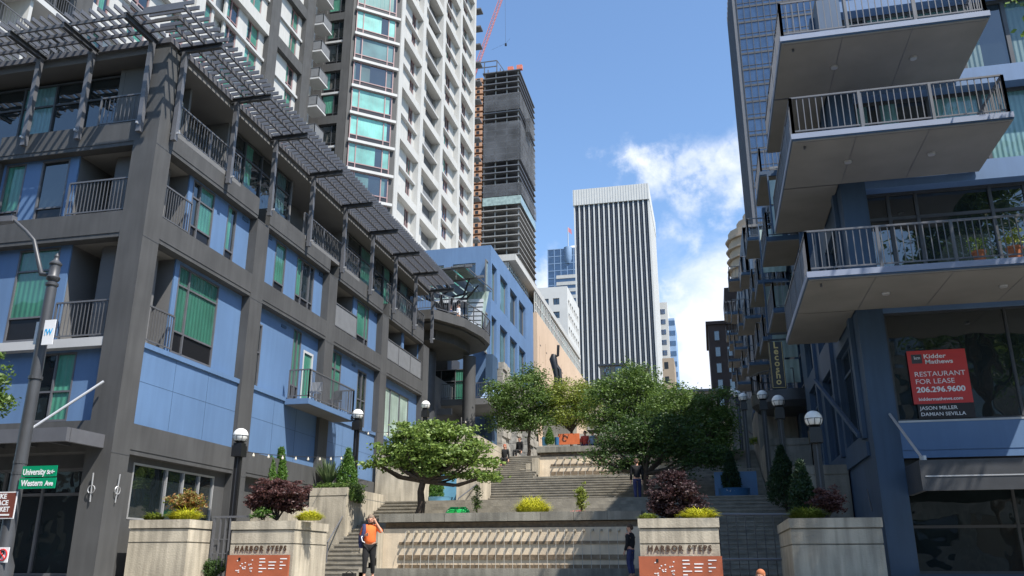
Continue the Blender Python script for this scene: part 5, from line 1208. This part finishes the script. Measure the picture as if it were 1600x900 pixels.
a = onY(1121, 804, 23.5); b = onY(1236, 804, 23.5); m = MB().tube([a, b], .03, STEELM, 8).tube([onY(1121, 874, 23.4), onY(1236, 874, 23.4)], .03, STEELM, 8)
for i in range(9): p = Vector(a).lerp(b, i/8); m.tube([p, (p.x, p.y, 1.25)], .012 if i not in (0, 8) else .03, STEEL, 5)
tag(m.build('guard_rail', smooth=False), 'low metal guard rail between the two right planters', 'railing')
m = MB(); a = onY(333, 808, 20.6); b = onY(392, 807, 20.6); m.bar(a, b, .05, .05, STEELM)
for px in (336, 346, 354, 361): p = onY(px, 808, 20.6); m.bar(p, (p.x, p.y, 1.25), .03 if px > 340 else .06, .04, STEELM)
for pz in (1.9, 2.25): m.bar((a.x, 20.6, pz), (onY(361, 808, 20.6).x, 20.6, pz), .02, .02, STEELM)
tag(m.build('gate', smooth=False), 'dark steel gate between the two left planters', 'gate')

# ------------------------------------------------------------------ street light pole with its signs
c = onY(20, 790, 13.6); px_, py_ = c.x, 13.6
SL = thing('street_light', 'dark street light with a curved arm, carrying the street name signs at left', 'street light', (px_, py_, 1.25))
ztp = onY(86, 430, 13.6).z
MB().lathe((px_, py_, .7), [(.2, 0), (.2, .9), (.13, 1.1), (.115, 3), (.1, ztp-1.0), (.09, ztp-.9)], STEEL, 16).build('pole', SL)
MB().lathe((px_, py_, ztp-.25), [(.09, 0), (.12, .03), (.12, .08), (.085, .1), (.085, .12), (.12, .15), (.13, .2), (.1, .24), (.1, .45), (.12, .47), (.12, .5), (.06, .56), (.04, .62), (.05, .65), (.01, .72)], STEEL, 16).build('finial', SL)
e1 = onY(20, 342, 13.6); P = [(px_, py_, ztp), (px_-.3, py_, ztp+.05), (px_-.45, py_, ztp+.4), (px_-.62, py_, ztp+.8), (px_-.85, py_, ztp+1.02), (e1.x, py_, e1.z)]
MB().tube(P, [.05, .05, .045, .04, .038, .035], STEEL, 10).build('arm', SL)
MB().prism([(e1.x+.05, py_-.07), (e1.x+.05, py_+.07), (e1.x-.55, py_+.11), (e1.x-.62, py_), (e1.x-.55, py_-.11)], e1.z-.07, e1.z+.05, STEELM).lathe((e1.x+.0, py_, e1.z+.05), [(.04, 0), (.04, .06)], BLACK, 8).build('lamp_head', SL)
MB().lathe((px_, py_, 5.0), [(.13, 0), (.13, .06)], STEEL, 14).lathe((px_, py_, 3.4), [(.125, 0), (.125, .05)], STEEL, 14).lathe((px_, py_, 3.2), [(.125, 0), (.125, .05)], STEEL, 14).each('clamp_band', SL)
def sign(label, pxa, pya, pxb, pyb, back, lines, y=None, tilt=0, lc=SIGNW, border=None):
    y = y or py_-.14; a = onY(pxa, pyb, y); b = onY(pxb, pya, y); w = b.x-a.x; h = b.z-a.z
    t = thing('sign', label, 'sign', (a.x, y, a.z)); m = MB().box(a.x, b.x, y, y+.012, a.z, b.z, border or back)
    if border: q = .018; m.box(a.x+q, b.x-q, y-.003, y, a.z+q, b.z-q, back)
    m.build('sign_plate', t, smooth=False)
    for (s_, sz, fx, fz, xs_, mt_) in lines: text('lettering', s_, sz, (a.x+w*fx, y-.005, a.z+h*fz), (1, 0, 0), (0, 0, 1), mt_, t, 'CENTER', .001, .004, xs_)
    return t
sign('upper green street name sign, reading University St', 33, 727, 90, 745.5, SIGNG, [('University', .15, .36, .42, .78, SIGNW), ('St', .1, .78, .38, .9, SIGNW), ('<', .12, .9, .45, 1, SIGNW)][:2]+[('\u2190', .1, .9, .42, 1, SIGNW)], py_-.16)
sign('lower green street name sign, reading Western Ave', 28, 746, 88, 764, SIGNG, [('Western', .15, .36, .5, .85, SIGNW), ('Ave', .12, .83, .45, .9, SIGNW)], py_-.2)
mk = sign('brown market direction sign cut by the left edge', -28, 768, 28, 811, SIGNB, [('PIKE', .12, .5, .82, 1, SIGNW), ('PLACE', .12, .5, .58, 1, SIGNW), ('MARKET', .12, .5, .34, .95, SIGNW)], py_-.16, border=SIGNW)
a = onY(-10, 806, py_-.17); MB().box(a.x, a.x+.32, py_-.168, py_-.164, a.z-.0, a.z+.03, SIGNW).build('arrow_bar', mk)
npk = sign('small no-parking sign at the bottom of the street light', -8, 855, 15, 879, SIGNW, [('P', .17, .5, .5, .9, BLACK)], py_-.16)
a = onY(3.5, 867, py_-.165); MB().tube([(a.x+.095*math.cos(k*.3), py_-.168, a.z+.095*math.sin(k*.3)) for k in range(22)], .012, SIGNRED, 5).bar((a.x-.065, py_-.171, a.z+.065), (a.x+.065, py_-.171, a.z-.065), .022, .006, SIGNRED).build('red_ring', npk)
ww = sign('white sign with pale blue marks high on the street light pole', 64, 499, 88, 539, SIGNW, [('!W', .17, .48, .5, .8, SIGNCY)], py_-.16)
MB().box(onY(48, 520, py_).x, onY(60, 520, py_).x, py_+.1, py_+.115, onY(50, 536, py_).z, onY(50, 501, py_).z, SIGNW).build('second_plate', ww)
# orange panel on the upper landing, green bag on the ledge
a = onY(872, 692, 48.9); b = onY(905, 677, 48.9); tag(MB().box(a.x, b.x, 48.9, 49.0, a.z-.1, b.z, ORANGE).tube([((a.x+b.x)/2+.15*math.cos(k*.4)-.2, 48.89, (a.z+b.z)/2+.15*math.sin(k*.4)) for k in range(14)], .02, BLACK, 4).build('orange_panel', smooth=False), 'orange panel sign on the upper landing, in front of the yellow-green tree', 'sign')
c = onY(713, 803, 30.2); m = MB()
for k in range(3): m.tube([(c.x+(.42-.06*k)*math.cos(a*.35), 30.35+.2*math.sin(a*.35), c.z+.03+.05*k+.1*(math.sin(a*.35) > 0)) for a in range(19)], .035, GREENPL, 6)
tag(m.build('hose_coil'), 'bright green coiled hose lying on the fountain ledge', 'hose')
# cafe furniture on the balconies
for (lab, c, mt_) in (('white outdoor chair on the small projecting balcony', (-14.1, 28.8, 7.3), ALU), ('dark outdoor chair on the projecting balcony, far end', (-14.1, 30.6, 7.3), STEEL)):
    t = thing('chair', lab, 'chair', c); x, y, z = c
    MB().box(x-.2, x+.2, y-.2, y+.2, z+.42, z+.45, mt_).build('seat', t); MB().box(x-.2, x+.2, y+.18, y+.21, z+.5, z+.85, mt_).build('backrest', t)
    for i in (-1, 1):
        for j in (-1, 1): MB().box(x+i*.18-.015, x+i*.18+.015, y+j*.18-.015, y+j*.18+.015, z, z+.42, mt_).build('leg', t)

# ------------------------------------------------------------------ people
def skin(name, verts, edges, radii, mt, parent=None, root=None, sub=2):
    o0 = Vector((0, 0, 0)) if root is None else Vector(root)
    me = bpy.data.meshes.new(name); me.from_pydata([Vector(v)-o0 for v in verts], edges, []); o = bpy.data.objects.new(name, me); COL.objects.link(o)
    s = o.modifiers.new('s', 'SKIN'); 
    if not me.skin_vertices: me.attributes.new if False else None
    sv = me.skin_vertices[0].data if me.skin_vertices else None
    if sv is None:
        bpy.context.view_layer.objects.active = o; bpy.ops.mesh.customdata_skin_add(); sv = me.skin_vertices[0].data
    for i, r in enumerate(radii): sv[i].radius = (r, r) if not isinstance(r, tuple) else r
    sv[0].use_root = True
    ss = o.modifiers.new('u', 'SUBSURF'); ss.levels = sub; ss.render_levels = sub
    dg = bpy.context.evaluated_depsgraph_get(); nm = bpy.data.meshes.new_from_object(o.evaluated_get(dg)); bpy.data.objects.remove(o)
    nm.name = name; nm.materials.clear(); nm.materials.append(mt); nm.polygons.foreach_set('use_smooth', [True]*len(nm.polygons))
    ob = bpy.data.objects.new(name, nm); COL.objects.link(ob); ob.parent = parent; return ob
def person(label, base, H=1.75, face=0, pose='stand', top=C_BK, legs=C_BK, hair=HAIR, arms=None, sleeves=.5, long_hair=False, fat=1.0, group=None, stride=.0, fingers=False):
    """joint chains in a body frame (x right, y forward, z up, 1 = standing height); face = heading of +y"""
    base = Vector(base); t = thing('person', label, 'person', base, group); k = H; cs, sn = math.cos(face), math.sin(face)
    def T_(p): return base+Vector((p[0]*cs-p[1]*sn, p[0]*sn+p[1]*cs, p[2]))*k
    sit = pose == 'sit'; hz = .27 if sit else .52
    dz = hz-.52
    hip = {s: (s*.052, 0, hz-.02) for s in (-1, 1)}
    if sit: knee = {s: (s*.065, .24, .27) for s in (-1, 1)}; ank = {s: (s*.065, .25, .045) for s in (-1, 1)}
    else: knee = {s: (s*.058, .03+s*stride, .285) for s in (-1, 1)}; ank = {s: (s*.062, -.02+s*stride*1.9, .045) for s in (-1, 1)}
    V = [(0, 0, .54+dz), (0, .005, .62+dz), (0, .0, .72+dz), (0, 0, .80+dz), (0, 0, .845+dz), (0, .01, .885+dz), (0, .012, .93+dz), (0, .012, .965+dz)]
    E = [(i, i+1) for i in range(7)]; rad = [.075*fat, .073*fat, .08*fat, .07, .032, .038, .055, .045]
    def add(p, r, frm): V.append(p); rad.append(r); E.append((frm, len(V)-1)); return len(V)-1
    ar = arms or {}
    chain = {}
    for s in (-1, 1):
        el, wr = ar.get(s, ((s*.135, .0, .63+dz), (s*.14, .06, .485+dz)))
        sh = add((s*.105, 0, .81+dz), .036, 3); e_ = add(el, .026, sh); w_ = add(wr, .018, e_); chain[s] = (Vector((s*.105, 0, .81+dz)), Vector(el), Vector(wr))
        d = (Vector(wr)-Vector(el)).normalized(); h_ = add(tuple(Vector(wr)+d*.035), .021, w_)
        if fingers:
            pr_ = d.cross(Vector((0, 1, 0))).normalized()
            for q in range(4):
                o = pr_*(.012*(q-1.5)); f1 = add(tuple(Vector(wr)+d*.065+o), .0055, h_); add(tuple(Vector(wr)+d*(.085+.004*(1.5-abs(q-1.5)))+o+Vector((0, .012, 0))), .005, f1)
            add(tuple(Vector(wr)+d*.045+pr_*.034), .006, h_)
        else: add(tuple(Vector(wr)+d*.075), .014, h_)
        h1 = add(hip[s], .052*fat, 0); k1 = add(knee[s], .034, h1); a1 = add(ank[s], .022, k1); add((ank[s][0], ank[s][1]+.07, .02), .02, a1)
    skin('body', [T_(v) for v in V], E, [r*k for r in rad], SKIN, t, base)
    # clothes
    v = [(0, 0, .52+dz), (0, .008, .62+dz), (0, .004, .72+dz), (0, 0, .795+dz), (0, 0, .835+dz)]; r_ = [.092*fat, .09*fat, .094*fat, .084, .045]; e = [(0, 1), (1, 2), (2, 3), (3, 4)]
    for s in (-1, 1):
        a_, b_, c_ = chain[s]; i0 = len(v); v += [tuple(a_), tuple(a_.lerp(b_, .55)), tuple(b_)]; r_ += [.047, .042, .036]; e += [(3, i0), (i0, i0+1), (i0+1, i0+2)]
        if sleeves > .6: v.append(tuple(b_.lerp(c_, .9))); r_.append(.028); e.append((i0+2, i0+3))
    skin('shirt', [T_(x) for x in v], e, [q*k for q in r_], top, t, base)
    v = [(0, 0, .55+dz)]; r_ = [.07*fat]; e = []
    for s in (-1, 1):
        i0 = len(v); v += [hip[s], tuple(Vector(hip[s]).lerp(knee[s], .55)), knee[s], tuple(Vector(knee[s]).lerp(ank[s], .9))]; r_ += [.058*fat, .054*fat, .044, .036]; e += [(0, i0), (i0, i0+1), (i0+1, i0+2), (i0+2, i0+3)]
    skin('trousers', [T_(x) for x in v], e, [q*k for q in r_], legs, t, base)
    for s in (-1, 1):
        a_ = ank[s]; skin('shoe', [T_((a_[0], a_[1]-.01, .028)), T_((a_[0], a_[1]+.05, .022)), T_((a_[0], a_[1]+.1, .018))], [(0, 1), (1, 2)], [.027*k, .026*k, .02*k], C_BK, t, base, 1)
    hc = T_((0, -.004, .955+dz)); m = MB(); hr = .058*k
    m.lathe(hc, [(hr*math.sin(R(a)), -hr*math.cos(R(a))*1.05) for a in range(75 if not long_hair else 60, 181, 15)], hair, 14)
    if long_hair: m.tube([T_((0, -.035, .95+dz)), T_((0, -.05, .9+dz)), T_((0, -.055, .82+dz))], [.05*k, .05*k, .03*k], hair, 8)
    m.tube([T_((0, -.03, .955+dz)), T_((0, -.042, .925+dz)), T_((0, -.03, .9+dz))], [.035*k, .036*k, .022*k], hair, 8)
    m.build('hair', t)
    f = MB(); 
    for s in (-1, 1): f.lathe(T_((s*.018, .062, .935+dz)), [(.0015*k, -.004*k), (.005*k, 0), (.0015*k, .004*k)], BLACK, 6)
    f.tube([T_((0, .062, .932+dz)), T_((0, .076, .915+dz)), T_((0, .064, .911+dz))], [.005*k, .009*k, .005*k], SKIN, 6).tube([T_((-.016, .062, .898+dz)), T_((.016, .062, .898+dz))], .003*k, C_RD, 5)
    for s in (-1, 1): f.lathe(T_((s*.056, .008, .915+dz)), [(.004*k, 0), (.009*k, .01*k), (.009*k, .025*k), (.004*k, .034*k)], SKIN, 6)
    f.build('face', t)
    return t, T_
# man in orange on the phone (left arm raised to his ear, right hand across the chest holding a strap)
mb_ = onD(575, 905, 25.4); base = Vector((mb_.x, mb_.y, 1.25))
mn, TF = person('man in orange t-shirt and black trousers talking on a phone', base, 1.74, face=math.pi+.25, top=C_OR, legs=C_BK, hair=HAIRG, fat=1.18, stride=.03, fingers=True,
    arms={-1: ((-.2, .05, .72), (-.09, .065, .885)), 1: ((.15, .03, .66), (.06, .13, .68))})
w = TF((-.078, .05, .925)); tag(MB().box(w.x-.012, w.x+.012, w.y-.04, w.y+.03, w.z-.06, w.z+.07, BLACK).build('phone'), 'dark phone held to the ear of the man in orange', 'phone')
q = [TF((.10, -.02, .83)), TF((.115, -.06, .76)), TF((.13, -.07, .66)), TF((.135, -.06, .56)), TF((.135, -.05, .48))]
j = MB().tube(q, [.05, .11, .13, .11, .08], C_NV, 10); j.tube([TF((.1, .06, .84)), TF((.085, .115, .76)), TF((.1, .12, .68)), TF((.14, .09, .6))], .055, C_NV, 8)
bg_ = thing('backpack', 'navy backpack slung over one shoulder of the man in orange', 'backpack', TF((.13, -.06, .5))); j.build('bag', bg_)
MB().tube([TF((.09, .12, .7)), TF((.12, .15, .64)), TF((.1, .16, .58)), TF((.06, .14, .56))], .014, C_WH, 6).build('strap', bg_)
tag(MB().box(base.x-.75, base.x-.4, base.y-.1, base.y+.1, 1.25, 1.4, BLACK).tube([(base.x-.68, base.y, 1.4), (base.x-.58, base.y, 1.47), (base.x-.47, base.y, 1.4)], .012, BLACK, 5).build('black_case', smooth=False), 'small black case on the lowest step left of the man in orange', 'case')
c = onY(997, 786, 36.0); person('walker in dark clothes on the shaded landing beside the dark red maple', (c.x, 36, ZL1), 1.72, face=.2, top=C_BK, legs=C_NV, stride=.04, sleeves=1)
c = onY(988, 860, 27.0); person('dark-clothed person half hidden behind the planter right of the fountain', (c.x-.05, 27.0, 1.25), 1.55, face=1.2, top=C_BK, legs=C_NV, sleeves=1)
c = onY(1188, 893, 11.0); person('child with ginger hair whose head just shows at the bottom edge', (c.x, 11, .6), 0.95, face=2.6, top=C_RD, legs=C_NV, hair=mat('ginger_hair', (.4, .13, .05), .8))
c = onY(790, 703, 45.6); person('person in black with reddish hair sitting at the head of the left upper steps', (c.x, 45.4, zB+.9), 1.65, face=math.pi, pose='sit', top=C_BK, legs=C_BK, hair=mat('red_hair', (.3, .08, .04), .8), long_hair=True, sleeves=1)
c = onY(812, 695, 48); person('person in black sitting behind the wall, left of the landing tree trunk', (c.x, 48, ZL2), 1.65, face=2.6, pose='sit', top=C_BK, legs=C_BK, sleeves=1)
for (px, lab, tp, hr_) in ((914, 'seated person in red on the upper landing wall, leftmost of three', C_RD, HAIR), (926, 'seated person in pale blue on the upper landing wall, in the middle', C_LB, HAIRG), (935, 'seated person in pink on the upper landing wall, rightmost', C_PK, HAIRG)):
    c = onY(px, 690, 46.8); person(lab, (c.x, 46.9, ZL2+.02), 1.7, face=math.pi, pose='sit', top=tp, legs=C_NV, hair=hr_)
tc_ = onY(711, 525, 48.2)
for (px, lab, tp, hr_, fc) in ((703, 'diner in dark blue seated on the rounded terrace, left side of the table', C_NV, HAIRG, -1.2), (716, 'diner in white seated on the rounded terrace, right side of the table', C_WH, HAIR, 1.8)):
    c = onY(px, 525, 47.6); person(lab, (c.x, 47.6, 15.47), 1.75, face=fc, pose='sit', top=tp, legs=C_BK, hair=hr_)
    t = thing('chair', 'terrace chair under the %s' % ('diner in dark blue' if px == 703 else 'diner in white'), 'chair', (c.x, 47.6, 15.46)); MB().box(c.x-.2, c.x+.2, 47.4, 47.8, 15.82, 15.86, STEEL).build('seat', t)
    MB().box(c.x-.2, c.x+.2, 47.8, 47.83, 15.9, 16.3, STEEL).build('backrest', t)
    for i in (-1, 1):
        for j_ in (-1, 1): MB().box(c.x+i*.18-.015, c.x+i*.18+.015, 47.6+j_*.18-.015, 47.6+j_*.18+.015, 15.46, 15.82, STEEL).build('leg', t)
c = onY(709, 525, 47.6); t = thing('cafe_table', 'small table between the two terrace diners', 'table', (c.x, 47.3, 15.46)); MB().lathe((c.x, 47.3, 16.15), [(.3, 0), (.3, .03)], C_WH, 20).build('tabletop', t); MB().lathe((c.x, 47.3, 15.46), [(.18, 0), (.18, .02), (.03, .03), (.03, .69)], STEEL, 12).build('pedestal', t)
c = onY(772, 592, 52.5); tag(MB().poly([(c.x-.9, 52.2, 11.75), (c.x+.9, 52.2, 11.75), (c.x+.9, 53.2, 11.75), (c.x-.9, 53.2, 11.75), (c.x-.2, 52.6, 12.75), (c.x+.4, 52.8, 12.6)], [(0, 1, 5, 4), (1, 2, 5), (2, 3, 4, 5), (3, 0, 4), (3, 2, 1, 0)], C_LB).build('covered_furniture'), 'pale blue cloth cover over furniture on the lower railed terrace', 'cover')
flush_windows()
